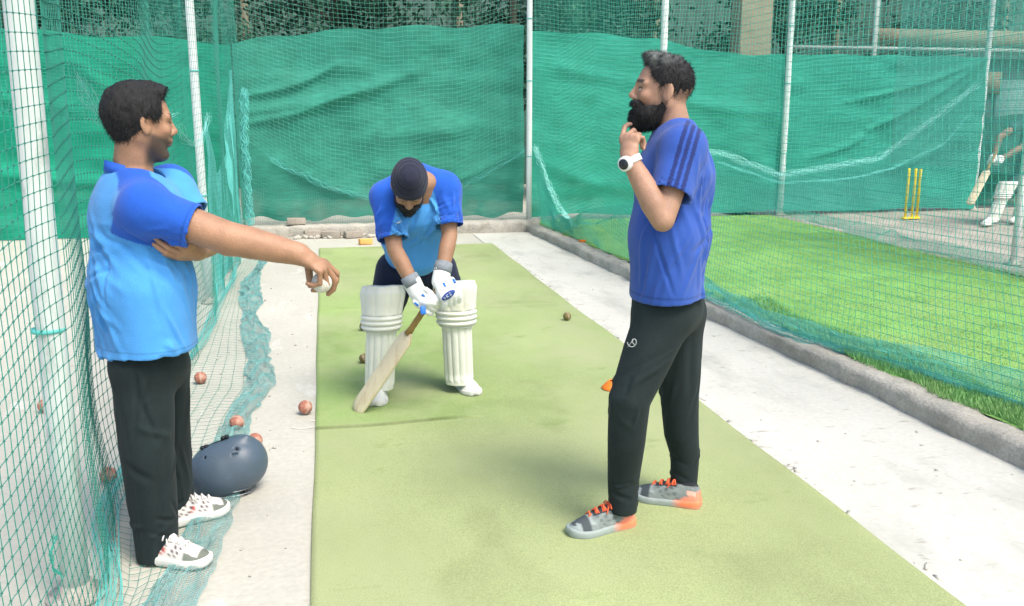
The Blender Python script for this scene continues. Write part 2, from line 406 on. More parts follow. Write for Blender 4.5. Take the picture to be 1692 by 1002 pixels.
def shoe(parent, heel, F, L, mu, colfn, msole, solecol=None, width=.05, lace=None, tongue=None, label=None, z0=0.0, roll=0):
    """heel: back end of the sole on the ground, F: toe direction"""
    fr = Frame((heel[0], heel[1], z0), (F[0], F[1], 0), (0, 0, 1))
    xs = [0, .01, .03, .07, .12, .17, .21, .25, .28, .298]; s = L/.3
    wd = [.018, .029, .035, .036, .036, .043, .049, .046, .034, .014]; cy = [0, 0, 0, 0, .001, .003, .004, .004, .003, .002]
    ht = [.07, .100, .114, .110, .108, .094, .080, .068, .056, .036]
    m = MB(); rings = []; k = width/.05
    for x, w, c, hh in zip(xs, wd, cy, ht):
        r = []
        for i in range(20):
            a = 2*pi*i/20; ca, sa = cos(a), sin(a)
            yy = w*1.02*np.sign(ca)*abs(ca)**(.75 if sa < 0 else 1.0)*(1 if sa < 0 else 1-.25*max(0, sa)); zz = .02+(hh-.02)*max(sa, 0)**.8 if sa > 0 else .02+.008*sa
            r.append(fr(x*s, (yy+c)*k, zz))
        rings.append(r)
    m.loft(rings); P = np.array(m.v); c = colfn(fr.inv(P)/V(s, k, 1)) if colfn else None
    # finer copy so that the colour zones have edges
    o = m.build('shoe', mu, parent, col=c)
    if label: o['label'] = label
    sub = o.modifiers.new('subdivision', 'SUBSURF'); sub.levels = sub.render_levels = 2
    if colfn:
        dg = bpy.context.evaluated_depsgraph_get(); me = bpy.data.meshes.new_from_object(o.evaluated_get(dg)); old = o.data; o.data = me; o.modifiers.clear()
        v = np.zeros(len(me.vertices)*3, np.float32); me.vertices.foreach_get('co', v); v = v.reshape(-1, 3)+wloc(o)
        a = me.color_attributes['Col']; cc = np.ones((len(v), 4), np.float32); cc[:, :3] = colfn(fr.inv(v)/V(s, k, 1)); a.data.foreach_set('color', cc.ravel())
    m = MB(); rings = []
    for x, w, c in zip(xs, wd, cy):
        spring = .012*max(0, (x-.24)/.06)**2; t = .036+.008*max(0, 1-x/.1)
        e = -.004 if x == 0 else (.004 if x > .29 else 0)
        pr = [(-1, 0.002), (-1.03, t*.5), (-1, t), (-.8, t+.002), (.8, t+.002), (1, t), (1.03, t*.5), (1, 0.002), (.6, 0), (-.6, 0)]
        rings.append([fr((x+e)*s, (p*(w+.004)+c)*k, z+spring) for p, z in pr])
    m.loft(rings); q = m.build('sole', msole, o, col=solecol(fr.inv(np.array(m.v))/V(s, k, 1)) if solecol else None)
    sub = q.modifiers.new('subdivision', 'SUBSURF'); sub.levels = sub.render_levels = 1
    if lace:
        m = MB()
        for i in range(6):
            x = .12+.0155*i; zt = np.interp(x, xs, ht); w = .02-.001*i; dx = .012 if i % 2 else -.012
            m.tube([fr(x*s, -w*k, zt*.9), fr((x+dx*.3)*s, -w*.4*k, zt+.004), fr((x+dx*.6)*s, w*.4*k, zt+.004), fr((x+dx)*s, w*k, zt*.9)], .0034, 6)
            m.tube([fr((x+dx)*s, -w*k, zt*.9), fr((x+dx*.5)*s, 0, zt+.006), fr(x*s, w*k, zt*.9)], .003, 6)
        for e in (-1, 1):
            m.tube([fr(.118*s, 0, .112), fr(.118*s, e*.02, .113), fr(.12*s, e*.033, .1), fr(.112*s, e*.02, .095), fr(.12*s, 0, .108)], .0028, 6)
            m.tube([fr(.118*s, 0, .11), fr(.125*s, e*.015, .1), fr(.14*s, e*.034, .085)], .0026, 6)
        m.build('lace', lace, o)
    return o
# ---------------------------------------------------------------- materials in use
M = {}
M['skin'] = mat('skin', rough=.48, vcol=True, sss=.08, var=.12, vscale=14, bump=.25, bscale=260, spec=.4, fine=(140, .07))
M['cloth'] = mat('shirt_cloth', rough=.85, vcol=True, var=.11, vscale=4, bump=.35, bscale=260, sheen=.15, spec=.2, stretch=(1, 1, 1.6), fine=(220, .06))
M['trouser'] = mat('dark_trouser_cloth', (.012, .021, .022), .85, .25, 4, .2, 300, sheen=.03, spec=.25, fine=(150, .1))
M['navy'] = mat('navy_trouser_cloth', (.012, .018, .04), .85, .2, 6, .2, 300, sheen=.1, spec=.2)
M['hair'] = mat('hair', (.009, .009, .009), .6, .4, 90, .5, 300, spec=.35, vcol=False)
M['hairv'] = mat('greying_hair', rough=.6, var=.3, vscale=70, bump=.35, bscale=220, vcol=True, spec=.3)
M['eye'] = mat('eye_white', (.6, .57, .52), .2, .02); M['dark_eye'] = mat('eye_iris', (.02, .012, .008), .1, .02)
M['shoev'] = mat('shoe_fabric', rough=.65, vcol=True, var=.08, vscale=30, bump=.3, bscale=350, spec=.3)
M['sole_w'] = mat('white_sole_rubber', (.62, .63, .58), .6, .12, 20, .1, 80)
M['solev'] = mat('sole_rubber', rough=.6, var=.1, vscale=25, vcol=True)
M['lace_o'] = mat('orange_lace', (.75, .13, .05), .8, .2, 90); M['lace_w'] = mat('white_lace', (.7, .68, .64), .8, .15, 60)
M['red_cloth'] = mat('red_sock', (.4, .03, .03), .8, .15, 50)
M['pad'] = mat('white_pad_canvas', (.66, .68, .6), .55, .07, 7, .15, 160, spec=.35); stain(M['pad'], 5, .58, .75, (.5, .5, .36))
M['strap'] = mat('pad_strap', (.5, .5, .46), .7, .1, 30)
M['glove'] = mat('white_glove_leather', (.72, .74, .72), .5, .07, 20, .15, 200)
M['gcuff'] = mat('grey_glove_cuff', (.2, .23, .25), .8, .25, 60, .2, 200)
M['gblue'] = mat('blue_glove_patch', (.02, .16, .62), .45, .06); M['gnavy'] = mat('navy_print', (.02, .06, .25), .5, .05)
M['bat'] = mat('willow_wood', (.62, .55, .38), .5, .12, 5, .1, 60, stretch=(1, 1, 1)); stain(M['bat'], 9, .5, .8, (.42, .3, .15), (3, 3, .6))
M['grip'] = mat('bat_grip_rubber', (.3, .19, .06), .7, .2, 60, .4, 150)
M['patka'] = mat('navy_knit_headwear', (.009, .012, .03), .85, .2, 30, .3, 250, sheen=.1)
M['helm'] = mat('navy_helmet_shell', (.07, .105, .14), .42, .14, 9, .06, 120, spec=.5); stain(M['helm'], 14, .62, .75, (.13, .17, .2))
M['blackp'] = mat('black_plastic', (.012, .014, .016), .5, .1); M['steel'] = mat('grille_steel', (.3, .32, .33), .4, .1, metal=.8)
M['watch_w'] = mat('white_watch_rubber', (.75, .75, .73), .45, .04); M['watch_d'] = mat('watch_dial', (.02, .025, .03), .2, .3, 90)
M['ball'] = mat('scuffed_ball_leather', (.33, .13, .085), .7, .2, 18, .3, 60); stain(M['ball'], 22, .48, .7, (.5, .33, .25))
M['seam'] = mat('ball_seam_thread', (.6, .5, .4), .8, .1)
M['ballw'] = mat('white_ball_leather', (.62, .62, .54), .6, .12, 18, .2, 60); M['ballb'] = mat('worn_brown_ball', (.16, .13, .05), .8, .3, 18)
M['orange'] = mat('orange_plastic', (.85, .2, .02), .5, .08, 10); M['yellow'] = mat('yellow_plastic', (.85, .66, .04), .4, .05)
M['pole'] = mat('white_painted_pole', (.7, .74, .72), .5, .06, 3, .05, 30); stain(M['pole'], 7, .6, .75, (.36, .36, .3), (1, 1, .5))
M['polen'] = mat('weathered_pole_paint', (.60, .65, .61), .6, .15, 6, .15, 60, stretch=(1, 1, .3)); stain(M['polen'], 12, .52, .7, (.34, .38, .34), (1, 1, .5))

# ---------------------------------------------------------------- PERSON 1: coach with the outstretched arm
def shirt_zones(P, light, royal, test):
    m = test(P)[:, None]; C = V(*light)*(1-m)+V(*royal)*m
    return C
LIGHT = (.07, .31, .70); ROYAL = (.016, .10, .50)
def coach_left():
    c0 = V(*(-0.6506,3.3,0.7001)); g = V(*(-0.5669,3.27,0))
    t = thing('person', 'man in sky blue polo, arm outstretched', 'person', (g[0], g[1], 0))
    t['label'] = 'man in sky blue polo and black trousers stretching out his arm with a white ball'
    sh = nrm(V(-.36, .93, 0))          # from his right shoulder to his left one
    fwd = nrm(np.cross(sh, V(0, 0, 1)))  # chest direction
    hd = Frame((-0.5941,3.27,1.532), V(.90, .43, -.09), V(.08, .04, 1), 1.0)
    sR, eR, wR = V(*(-0.5807,3.13,1.262)), V(*(-0.3221,3.09,1.165)), V(*(-0.0966,3.1,1.102))
    sL, eL, wL = V(*(-0.5482,3.46,1.3)), V(*(-0.4074,3.38,1.114)), V(*(-0.435,3.2,1.104))
    hR, kR, aR = V(*(-0.6477,3.235,0.6915)), V(*(-0.6494,3.2,0.4093)), V(*(-0.6428,3.2,0.0702))
    hL, kL, aL = V(*(-0.6299,3.42,0.6433)), V(*(-0.6311,3.48,0.3199)), V(*(-0.6405,3.52,0.03))
    neck = V(*(-0.6425,3.29,1.38)); chest = V(*(-0.635,3.3,1.204)); belly = V(*(-0.6386,3.31,0.981)); pel = V(*(-0.6442,3.32,0.7499))
    f = Field(V(-1.15, 2.85, -.02), V(.25, 3.8, 1.78), .0042)
    f.cone(neck+V(0, 0, -.08), chest, .075, .115, w=sh, sq=1.6); f.cone(chest, belly, .115, .125, w=sh, sq=1.3); f.cone(belly, pel, .125, .12, w=sh, sq=1.3)
    f.cone(neck+V(0, 0, -.06), hd(-.02, 0, -.05), .066, .06, k=.03); f.cone(neck+V(0, 0, -.05), neck+V(0, 0, -.07)-sh*.12, .06, .05, k=.03); f.cone(neck+V(0, 0, -.05), neck+V(0, 0, -.07)+sh*.12, .06, .05, k=.03)
    add_head(f, hd)
    limb(f, sR, eR, wR, (.058, .06, .054, .054, .038)); limb(f, sL, eL, wL, (.05, .046, .04, .043, .028))
    f.cone(eR+V(0, 0, -.018), eR, .04, .04)
    limb(f, hR, kR, aR, (.09, .075, .055, .056, .035)); limb(f, hL, kL, aL, (.09, .075, .055, .056, .035))
    D = nrm(V(1, .02, -.62)); N = nrm(V(-.45, .35, -.85)); N = nrm(N-(N@D)*D)
    # hand closed over the ball from above
    add_hand(f, wR, D, N, 1, [(.35, .75, .55), (.5, .8, .5), (.85, 1.0, .6), (1.05, 1.1, .7)], [(.55, .35, .8), (.6, -.1, .9), (.6, -.4, .8)], 1.2, .11)
    D2 = nrm(V(*(-0.5283,3.03,1.145))-wL)
    add_hand(f, wL, D2, nrm(V(.1, 1, .15)), 1, [(.4, .5, .3), (.45, .5, .3), (.5, .5, .3), (.55, .5, .3)], [(.8, .45, .2), (.95, .1, .3), (1, .0, .3)], .98, .0)
    base = (.35, .195, .115)
    finish(f, 'body', M['skin'], t, lambda P: skin_col(P, hd, base, (.26, .14, .10), stub=.9))
    eyes(hd, t)
    # shirt
    f = Field(V(-1.0, 2.9, .72), V(.05, 3.75, 1.5), .0045)
    f.cone(neck+V(.0, 0, -.055), chest+V(0, 0, .03), .085, .14, w=sh, sq=1.35, k=.05); f.cone(chest+V(0, 0, .03), belly, .15, .168, w=sh, sq=1.12, k=.05); f.cone(belly, pel+V(0, 0, -.1), .166, .168, w=sh, sq=1.4, k=.05)
    f.cone(neck+V(0, 0, -.1), sR, .07, .078, k=.05); f.cone(neck+V(0, 0, -.1), sL, .07, .08, k=.05)
    eh = sR+(eR-sR)*.62; el = sL+(eL-sL)*.5
    f.cone(sR, sR+(eR-sR)*1., .077, .073, k=.04, end=.6); f.cone(sL, sL+(eL-sL)*1., .08, .066, k=.04, end=.5)
    hemn = nrm(V(.0, 0, -1)+fwd*.05); hp = pel+V(0, 0, .012); f.plane(hp, hemn)
    f.cone(hp+V(0, 0, -.1), hp+V(0, 0, .0), .156, .156, w=sh, sq=1.4, k=.006, op='sub')
    dR = nrm(eR-sR); f.cone(sR+(eR-sR)*.5, eR, .067, .063, k=.006, op='sub'); f.cone(sL+(eL-sL)*.42, eL, .062, .058, k=.006, op='sub')
    f.cone(neck+V(.02, .01, -.02)+fwd*.02, hd(-.01, 0, -.06), .066, .08, k=.008, op='sub')
    rng = np.random.default_rng(3); seg = []
    arm = nrm(eR-sR)
    seg += rcrease(rng, 18, sR+arm*.14+V(0, 0, -.05), (.1, .1, .06), .12, .010, .013, [arm, arm+V(0, 0, .4)])
    seg += rcrease(rng, 16, chest+V(0, -.14, -.1), (.14, .06, .1), .2, .014, .011, [(1, 0, -.7), (1, 0, -.25), (.6, 0, -1)])
    seg += rcrease(rng, 34, belly+V(0, -.12, 0), (.17, .08, .14), .22, .013, .014, [(1, 0, -.9), (.5, 0, -1), (1, 0, -.2), (0, 0, 1)])
    seg += rcrease(rng, 14, pel+V(0, -.12, .03), (.17, .08, .06), .16, .018, .010, [(.2, 0, 1), (-.2, 0, 1)])
    seg += rcrease(rng, 8, belly-fwd*.15+V(0, -.05, .08), (.04, .1, .12), .15, .014, .010, [(.5, -.5, .2), (.5, -.5, -.3)])
    sc = V(*(-0.6118,3.1,1.265)); 
    def zones(P):
        d = P-neck; s = (P-sR)@nrm(eR-sR); rr = np.linalg.norm((P-sR)-np.outer((P-sR)@nrm(eR-sR), nrm(eR-sR)), axis=1)
        side = (P-neck)@sh
        # raglan: the sleeve and a tapering yoke up to the collar
        edgeR = -.035-.42*np.clip(neck[2]-P[:, 2]-.0, 0, .3)
        fx = (P-neck)@fwd
        mR = sstep(.004, -.004, side-(-.07-.1*np.clip((neck[2]-.02-P[:, 2])/.2, 0, 1)))*sstep(-.33, -.322, P[:, 2]-neck[2]+.0)
        arm_axis = np.abs((P-sR)@fwd)-(.075+.05*sstep(-.05, -.2, -(neck[2]-P[:, 2]-.3)))
        yoke = sstep(.004, -.004, np.abs(fx+.01)-(.05+.35*np.clip(neck[2]-.03-P[:, 2], 0, .25)))*(P[:, 2] > sR[2]-.02)
        sl = (rr < .115)*sstep(-.085, -.075, s+.1*(0))*(side < -.1)
        mL = sstep(-.004, .004, side-(.07+.1*np.clip((neck[2]-.02-P[:, 2])/.2, 0, 1)))*(P[:, 2] > neck[2]-.34)
        out = np.clip(np.maximum(np.maximum(sl*(P[:, 2] > sR[2]-.17), yoke*(side < .0)), mL), 0, 1)
        return out
    def colf(P):
        C = shirt_zones(P, LIGHT, ROYAL, zones); s = (P-sR)@nrm(eR-sR)/np.linalg.norm(eR-sR)
        C = C*(1-.28*(np.abs(P[:, 2]-hp[2]-.024) < .0035))[:, None]*(1-.28*(np.abs(s-.545) < .011)*((P-neck)@sh < -.1)*(np.linalg.norm(P-sR-np.outer((P-sR)@nrm(eR-sR), nrm(eR-sR)), axis=1) < .082))[:, None]*(1-.10*sstep(.25, .8, fbm(P*V(5, 5, 3)+2, 3)))[:, None]
        return C
    nz = lambda P: .004*fbm(P*V(9, 9, 4)+3, 3)
    finish(f, 'polo_shirt', M['cloth'], t, colf, seg=seg, noise=nz)
    # collar band and placket
    m = MB(); ring = []
    for i in range(25):
        a = 2*pi*i/24; d = fwd*cos(a)*.084+sh*sin(a)*.076; o = neck+V(0, 0, -.02)+fwd*.006+d+V(0, 0, .03)*(-cos(a))
        ring.append([o+V(0, 0, -.016), o+d*.10+V(0, 0, -.012), o+d*.02+V(0, 0, .024), o-d*.06+V(0, 0, .02)])
    m.loft(ring, caps=False); c = m.build('collar', mat('royal_collar', ROYAL, .8, .08, 30, .2, 300), t)
    # trousers
    f = Field(V(-.95, 2.9, .0), V(-.1, 3.8, 1.0), .0045)
    f.cone(pel+V(0, 0, .06), pel+V(0, 0, -.06), .125, .128, w=sh, sq=1.15, k=.04)
    for h_, k_, a_, sx in ((hR, kR, aR, -.0), (hL, kL, aL, .0)):
        f.chain([h_, h_+(k_-h_)*.5, k_, k_+(a_-k_)*.5, a_+V(0, 0, .045), a_+V(0, 0, -.05)], [.1, .097, .088, .084, .076, .072], k=.03)
    f.cone(hR+V(0, 0, .03), hL+V(0, 0, .03), .1, .1, k=.05)
    seg = []
    for h_, k_, a_ in ((hR, kR, aR), (hL, kL, aL)):
        seg += rcrease(rng, 10, k_, (.06, .07, .1), .16, .013, .009, [(1, 0, .5), (1, 0, -.6), (.2, 0, 1)])
        seg += rcrease(rng, 9, a_+V(0, 0, .08), (.05, .06, .05), .12, .011, .010, [(1, 0, .2), (1, 0, -.5)])
        seg += rcrease(rng, 10, (h_+k_)/2, (.07, .08, .13), .3, .014, .009, [(.1, 0, 1), (.25, 0, 1), (-.2, 0, 1)])
        seg += rcrease(rng, 6, (a_+k_)/2, (.05, .06, .1), .3, .012, .009, [(.1, 0, 1), (-.15, 0, 1)])
    f.plane(V(0, 0, .045), V(.1, 0, -1))
    finish(f, 'trousers', M['trouser'], t, seg=seg, noise=lambda P: .003*fbm(P*V(8, 8, 3), 2))
    # hair
    def hf(X, Y, Z):
        d = smin(d_ell(X, Y, Z, (-.018, 0, .038), (.112, .089, .1)), d_ell(X, Y, Z, (-.05, 0, -.04), (.038, .052, .05)), .03)+.014*sstep(-.03, -.105, Z)
        d = smin(d, d_ell(X, Y, Z, (.035, 0, .105), (.065, .06, .032)), .02)
        d = d+.003*vnoise(np.stack([X*45, Y*45, Z*25], -1))+.0035*vnoise(np.stack([X*140, Y*140, Z*60], -1))+.006*vnoise(np.stack([X*48, Y*48, Z*48+5], -1))*sstep(.09, .13, Z)
        line = .047+.35*(Z-.075)*(Z > .075)+.02*sstep(.06, .0, np.abs(Y)); face = X-(line-.045*sstep(.02, -.01, Z)*(np.abs(Y) > .0)-.015*sstep(.035, .01, Z))
        low = -(Z-np.interp(X, [-.12, -.07, -.03, -.012, .0, .02, .034], [-.1, -.1, -.075, -.03, .03, .012, -.02]))
        inner = -(d_ell(X, Y, Z, (-.012, 0, .03), (.094, .07, .08)))
        return np.maximum(np.maximum(np.maximum(d, face), low), inner)
    hair_mesh('hair', hd, M['hair'], t, hf, tufts=16000, tl=.014, flow=(.15, 0, -.9), lift=.2, wid=.0007)
    # shoes
    def c1(q):
        x, y, z = q.T; C = np.tile(V(.66, .63, .58), (len(q), 1)); ay = np.abs(y)
        g_ = (x > .205+.0*z)*(z < .05-.25*(x-.25))*1.; C[g_ > 0] = (.16, .18, .15)
        toe = (x > .262); C[toe] = (.14, .16, .13)
        for a in (.06, .095, .15, .175):
            st = (np.abs(x-a-.9*(z-.055)) < .0035)*(z > .04)*(z < .085); C[st > 0] = (.07, .05, .06)
        r = (z > .096)*(x < .115)*(x > .05); C[r > 0] = (.42, .05, .045)
        r = (np.abs(x-.115-.4*(z-.06)) < .006)*(z > .05)*(z < .075); C[r > 0] = (.5, .1, .09)
        return C
    dsh = V(.98, -.02, 0)
    shoe(t, (-0.6955,3.201,0), nrm(V(*(-0.4425,3.091,0))-V(*(-0.6955,3.201,0))), .268, M['shoev'], c1, M['sole_w'], width=.052, lace=M['lace_w'], label='nearer white trainer with grey toe cap')
    shoe(t, (-0.6552,3.456,0), nrm(V(*(-0.4739,3.541,0))-V(*(-0.6552,3.456,0))), .25, M['shoev'], c1, M['sole_w'], width=.052, lace=M['lace_w'], label='farther white trainer turned slightly away')
    # ball in the hand
    b = wR+D*.115+N*.054; ball_at(b, .035, M['ballw'], 'white cricket ball gripped in the outstretched hand', None)
def ball_at(c, r, m, label, group, ax=(1, .3, .5)):
    q = MB().ball(c, r, 14); o = q.build('cricket_ball', m, loc=c); setp(o, label, 'ball', group)
    ax = nrm(ax); a = nrm(np.cross(ax, V(.1, .2, 1))); b = np.cross(ax, a)
    q = MB()
    for dd in (-.0035, .0035):
        q.tube([V(*c)+ax*dd+(a*cos(t)+b*sin(t))*r*1.0 for t in np.linspace(0, 2*pi, 33)], .0011, 5, False)
    q.build('seam', M['seam'], o); return o

# ---------------------------------------------------------------- PERSON 2: bearded coach
def coach_right():
    g = V(*(1.159,3.14,0))
    t = thing('person', 'bearded man in royal blue t-shirt with shoulder stripes and white watch, touching his beard', 'person', (g[0], g[1], 0))
    scr = nrm(V(-.94, .34, 0))                  # chest direction
    fwd = nrm(scr+V(0, -.05, 0)); sh = nrm(np.cross(V(0, 0, 1), fwd))   # towards his left (near) side
    hd = Frame((1.198,3.17,1.641), V(-.97, .2, .05), V(-.04, 0, 1), .99)
    sL, eL, wL = V(*(1.216,2.99,1.448)), V(*(1.113,2.9,1.211)), V(*(1.013,2.97,1.415))
    sR, eR, wR = V(*(1.305,3.33,1.435)), V(*(1.317,3.4,1.16)), V(*(1.279,3.38,0.9459))
    hL, kL, aL = V(*(1.207,3.1,0.8368)), V(*(1.058,3.03,0.5411)), V(*(1.063,3.09,0.1116))
    hR, kR, aR = V(*(1.326,3.27,0.7948)), V(*(1.353,3.27,0.4342)), V(*(1.388,3.28,0.1106))
    neck = V(*(1.253,3.16,1.528)); chest = V(*(1.251,3.16,1.354)); belly = V(*(1.238,3.16,1.121)); pel = V(*(1.243,3.17,0.9133))
    f = Field(V(.75, 2.75, -.02), V(1.5, 3.6, 1.9), .0042)
    f.cone(neck+V(0, 0, -.07), chest, .075, .11, w=sh, sq=1.6); f.cone(chest, belly, .11, .11, w=sh, sq=1.35); f.cone(belly, pel, .11, .11, w=sh, sq=1.3)
    f.cone(neck+V(0, 0, -.06), hd(-.03, 0, -.05), .064, .058, k=.03)
    for s in (-1, 1): f.cone(neck+V(0, 0, -.05), neck+V(0, 0, -.08)+sh*s*.12, .055, .05, k=.03)
    add_head(f, hd)
    limb(f, sL, eL, wL, (.05, .047, .04, .045, .028)); limb(f, sR, eR, wR, (.05, .046, .038, .04, .027))
    limb(f, hL, kL, aL, (.085, .07, .052, .054, .034)); limb(f, hR, kR, aR, (.085, .07, .052, .054, .034))
    D = nrm(V(*(1.023,3,1.489))-wL)
    add_hand(f, wL, nrm(D+V(0, 0, .1)), nrm(V(.75, .65, .05)), 1, [(.35, .55, .3), (.9, 1.1, .6), (1.2, 1.2, .7), (1.4, 1.2, .7)], [(.9, .2, .5), (.95, .0, .5), (.9, -.1, .4)], 1.0, .03)
    add_hand(f, wR, nrm(wR-eR), nrm(V(-.3, -.9, 0)), 1, [(.3, .3, .2)]*4, [(.8, .5, .3), (.9, .2, .3), (1, 0, .3)], .95)
    base = (.37, .215, .14)
    finish(f, 'body', M['skin'], t, lambda P: skin_col(P, hd, base, (.34, .19, .15), stub=.5))
    eyes(hd, t)
    SB = (.03, .088, .37)
    f = Field(V(.75, 2.72, .85), V(1.5, 3.62, 1.72), .0045)
    f.cone(neck+V(0, 0, -.045), chest, .082, .132, w=sh, sq=1.4, k=.05); f.cone(chest, belly, .134, .138, w=sh, sq=1.28, k=.05); f.cone(belly, pel+V(0, 0, -.1), .138, .14, w=sh, sq=1.55, k=.05)
    f.cone(neck+V(0, 0, -.09), sL, .07, .08, k=.05); f.cone(neck+V(0, 0, -.09), sR, .07, .078, k=.05)
    f.cone(sL, eL+V(0.0, 0, 0), .074, .074, k=.03, end=.66); f.cone(sR, eR, .08, .07, k=.03, end=.6)
    hp = pel+V(0, 0, -.015); hn = nrm(V(.05, 0, -1)); f.plane(hp, hn)
    f.cone(hp+V(0, 0, -.1), hp, .133, .133, w=sh, sq=1.55, k=.006, op='sub')
    f.cone(sL+(eL-sL)*.56, eL, .067, .067, k=.006, op='sub'); f.cone(sR+(eR-sR)*.52, eR, .06, .06, k=.006, op='sub')
    f.cone(neck+fwd*.012+V(0, 0, -.01), hd(-.02, 0, -.05), .066, .078, k=.008, op='sub')
    rng = np.random.default_rng(8); seg = []; arm = nrm(eL-sL)
    seg += rcrease(rng, 16, sL+arm*.1+V(.06, 0, -.02), (.06, .05, .08), .13, .010, .012, [arm, arm+V(.4, 0, 0)])
    seg += rcrease(rng, 12, belly+V(.1, -.12, .14), (.06, .06, .1), .2, .014, .010, [(.2, 0, 1), (-.3, 0, 1)])
    seg += rcrease(rng, 22, belly+V(0, -.13, 0), (.13, .06, .14), .24, .011, .010, [(-.3, 0, 1), (.4, 0, 1), (1, 0, .5), (.1, 0, 1)])
    seg += rcrease(rng, 12, pel+V(0, -.12, .05), (.13, .07, .06), .16, .015, .011, [(.5, 0, 1), (-.3, 0, 1), (1, 0, .3)])
    def colf(P):
        C = np.tile(V(*SB), (len(P), 1))*(1-.28*(np.abs(P[:, 2]-hp[2]-.024) < .0035))[:, None]*(1-.12*sstep(.25, .8, fbm(P*V(5, 5, 3)+7, 3)))[:, None]
        # three dark stripes from the collar over the shoulder down the sleeve
        ax = nrm(eL-sL); top = neck+sh*.085+V(0, 0, -.03)
        s = (P-neck)@sh; fx = (P-sL)@fwd
        q = P-sL; along = q@ax; off = (q-np.outer(along, ax))@nrm(fwd-(fwd@ax)*ax)
        w = sstep(.06, .09, s)*(np.linalg.norm(q-np.outer(along, ax), axis=1) < .14)*(along < .24)*(s > .05)
        fade = off+.012
        for o_ in (-.024, 0, .024):
            m = ((np.abs(fade-o_) < .0075)*w)[:, None]; C = C*(1-m*.85)+V(.012, .02, .1)*m*.85
        return C
    finish(f, 't_shirt', M['cloth'], t, colf, seg=seg, noise=lambda P: .0035*fbm(P*V(9, 9, 4)+9, 3))
    m = MB(); ring = []
    for i in range(25):
        a = 2*pi*i/24; d = fwd*cos(a)*.077+sh*sin(a)*.077; o = neck+V(0, 0, -.026)+fwd*.008+d+V(0, 0, .012)*(-cos(a))
        ring.append([o+V(0, 0, -.014), o+d*.07+V(0, 0, -.008), o+d*.02+V(0, 0, .012), o-d*.06+V(0, 0, .008)])
    m.loft(ring, caps=False).build('collar', mat('dark_blue_collar', (.014, .04, .22), .8, .08, 30, .2, 300), t)
    # trousers
    f = Field(V(.7, 2.75, .0), V(1.55, 3.6, 1.05), .0045)
    f.cone(pel+V(0, 0, .06), pel+V(0, 0, -.06), .125, .13, w=sh, sq=1.15, k=.04)
    for h_, k_, a_ in ((hL, kL, aL), (hR, kR, aR)):
        f.chain([h_, h_+(k_-h_)*.45, k_, k_+(a_-k_)*.4, a_+V(0, 0, .1), a_+V(0, 0, -.03)], [.106, .094, .076, .07, .06, .054], k=.03)
    f.cone(hR+V(0, 0, .02), hL+V(0, 0, .02), .1, .1, k=.05)
    seg = []
    for h_, k_, a_ in ((hL, kL, aL), (hR, kR, aR)):
        seg += rcrease(rng, 9, k_, (.05, .06, .07), .12, .012, .008, [(1, 0, .4), (1, 0, -.5), (.3, 0, 1)])
        seg += rcrease(rng, 12, a_+V(0, 0, .06), (.05, .05, .07), .1, .010, .008, [(1, 0, .2), (1, 0, -.3)])
        seg += rcrease(rng, 9, (h_+k_)/2, (.07, .08, .12), .25, .014, .008, [(.3, 0, 1), (-.1, 0, 1), (1, 0, .6)])
    f.plane(V(0, 0, .075), V(0, 0, -1))
    tr = finish(f, 'trousers', M['trouser'], t, seg=seg, noise=lambda P: .0025*fbm(P*V(8, 8, 3), 2))
    # small printed swirl on the thigh
    m = MB(); c = V(*(1.028,2.942,0.7789)); u = scr*-1
    nn = nrm(V(-.25, -.95, .05)); a_ = nrm(np.cross(nn, V(0, 0, 1))); b_ = np.cross(nn, a_)
    m.tube([c+(a_*cos(x)*.014*(1-.07*x)+b_*sin(x)*.018*(1-.07*x))-a_*.002*x for x in np.linspace(0, 7.4, 28)], .0016, 5)
    m.tube([c+a_*.012+b_*.017, c+b_*0, c-a_*.006-b_*.012], .0014, 5)
    m.build('thigh_print', mat('silver_print', (.35, .38, .38), .5, .05), t)
    def hf(X, Y, Z):
        d = d_ell(X, Y, Z, (-.012, 0, .036), (.103, .083, .097))
        d = smin(d, d_ell(X, Y, Z, (.03, 0, .108), (.07, .055, .034)), .02)
        side = sstep(.05, -.02, Z); d = d+.007*side
        d = d+.006*vnoise(np.stack([X*60, Y*60, Z*40], -1))*sstep(.04, .1, Z)+.0025*vnoise(np.stack([X*140, Y*140, Z*80], -1))
        face = X-(.052+.3*(Z-.08)*(Z > .08)+.012*sstep(.05, 0, np.abs(Y))-.03*sstep(.06, .02, Z)-.005*sstep(.02, -.02, Z))
        low = -(Z-np.interp(X, [-.12, -.07, -.035, -.014, .0, .012, .03], [-.08, -.092, -.06, -.02, .03, .005, -.035]))
        inner = -(d_ell(X, Y, Z, (-.012, 0, .03), (.094, .07, .08)))
        return np.maximum(np.maximum(np.maximum(d, face), low), inner)
    def hc(P):
        g_ = sstep(.075, .13, P[:, 2]+.25*P[:, 0])[:, None]*(.5+.5*vnoise(P*90))[:, None]; return V(.012, .012, .013)*(1-g_)+V(.13, .15, .14)*g_
    hair_mesh('hair', hd, M['hairv'], t, hf, tufts=14000, tl=.012, flow=(.2, 0, -.5), lift=.45, col=hc, wid=.0007)
    def bf(X, Y, Z):
        d = smin(d_ell(X, Y, Z, (.03, 0, -.075), (.078, .07, .058)), d_ell(X, Y, Z, (.076, 0, -.105), (.038, .038, .036)), .02)
        d = smin(d, d_ell(X, Y, Z, (.0, 0, -.04), (.032, .078, .045)), .02)
        mus = smin(d_ell(X, np.abs(Y), Z, (.093, .018, -.042), (.019, .027, .0095)), d_ell(X, np.abs(Y), Z, (.078, .034, -.056), (.02, .013, .02)), .01)
        d = d+.004*vnoise(np.stack([X*90, Y*90, Z*60], -1))
        top = Z-np.interp(X, [-.02, .02, .045, .07, .09], [.0, -.028, -.05, -.052, -.066])
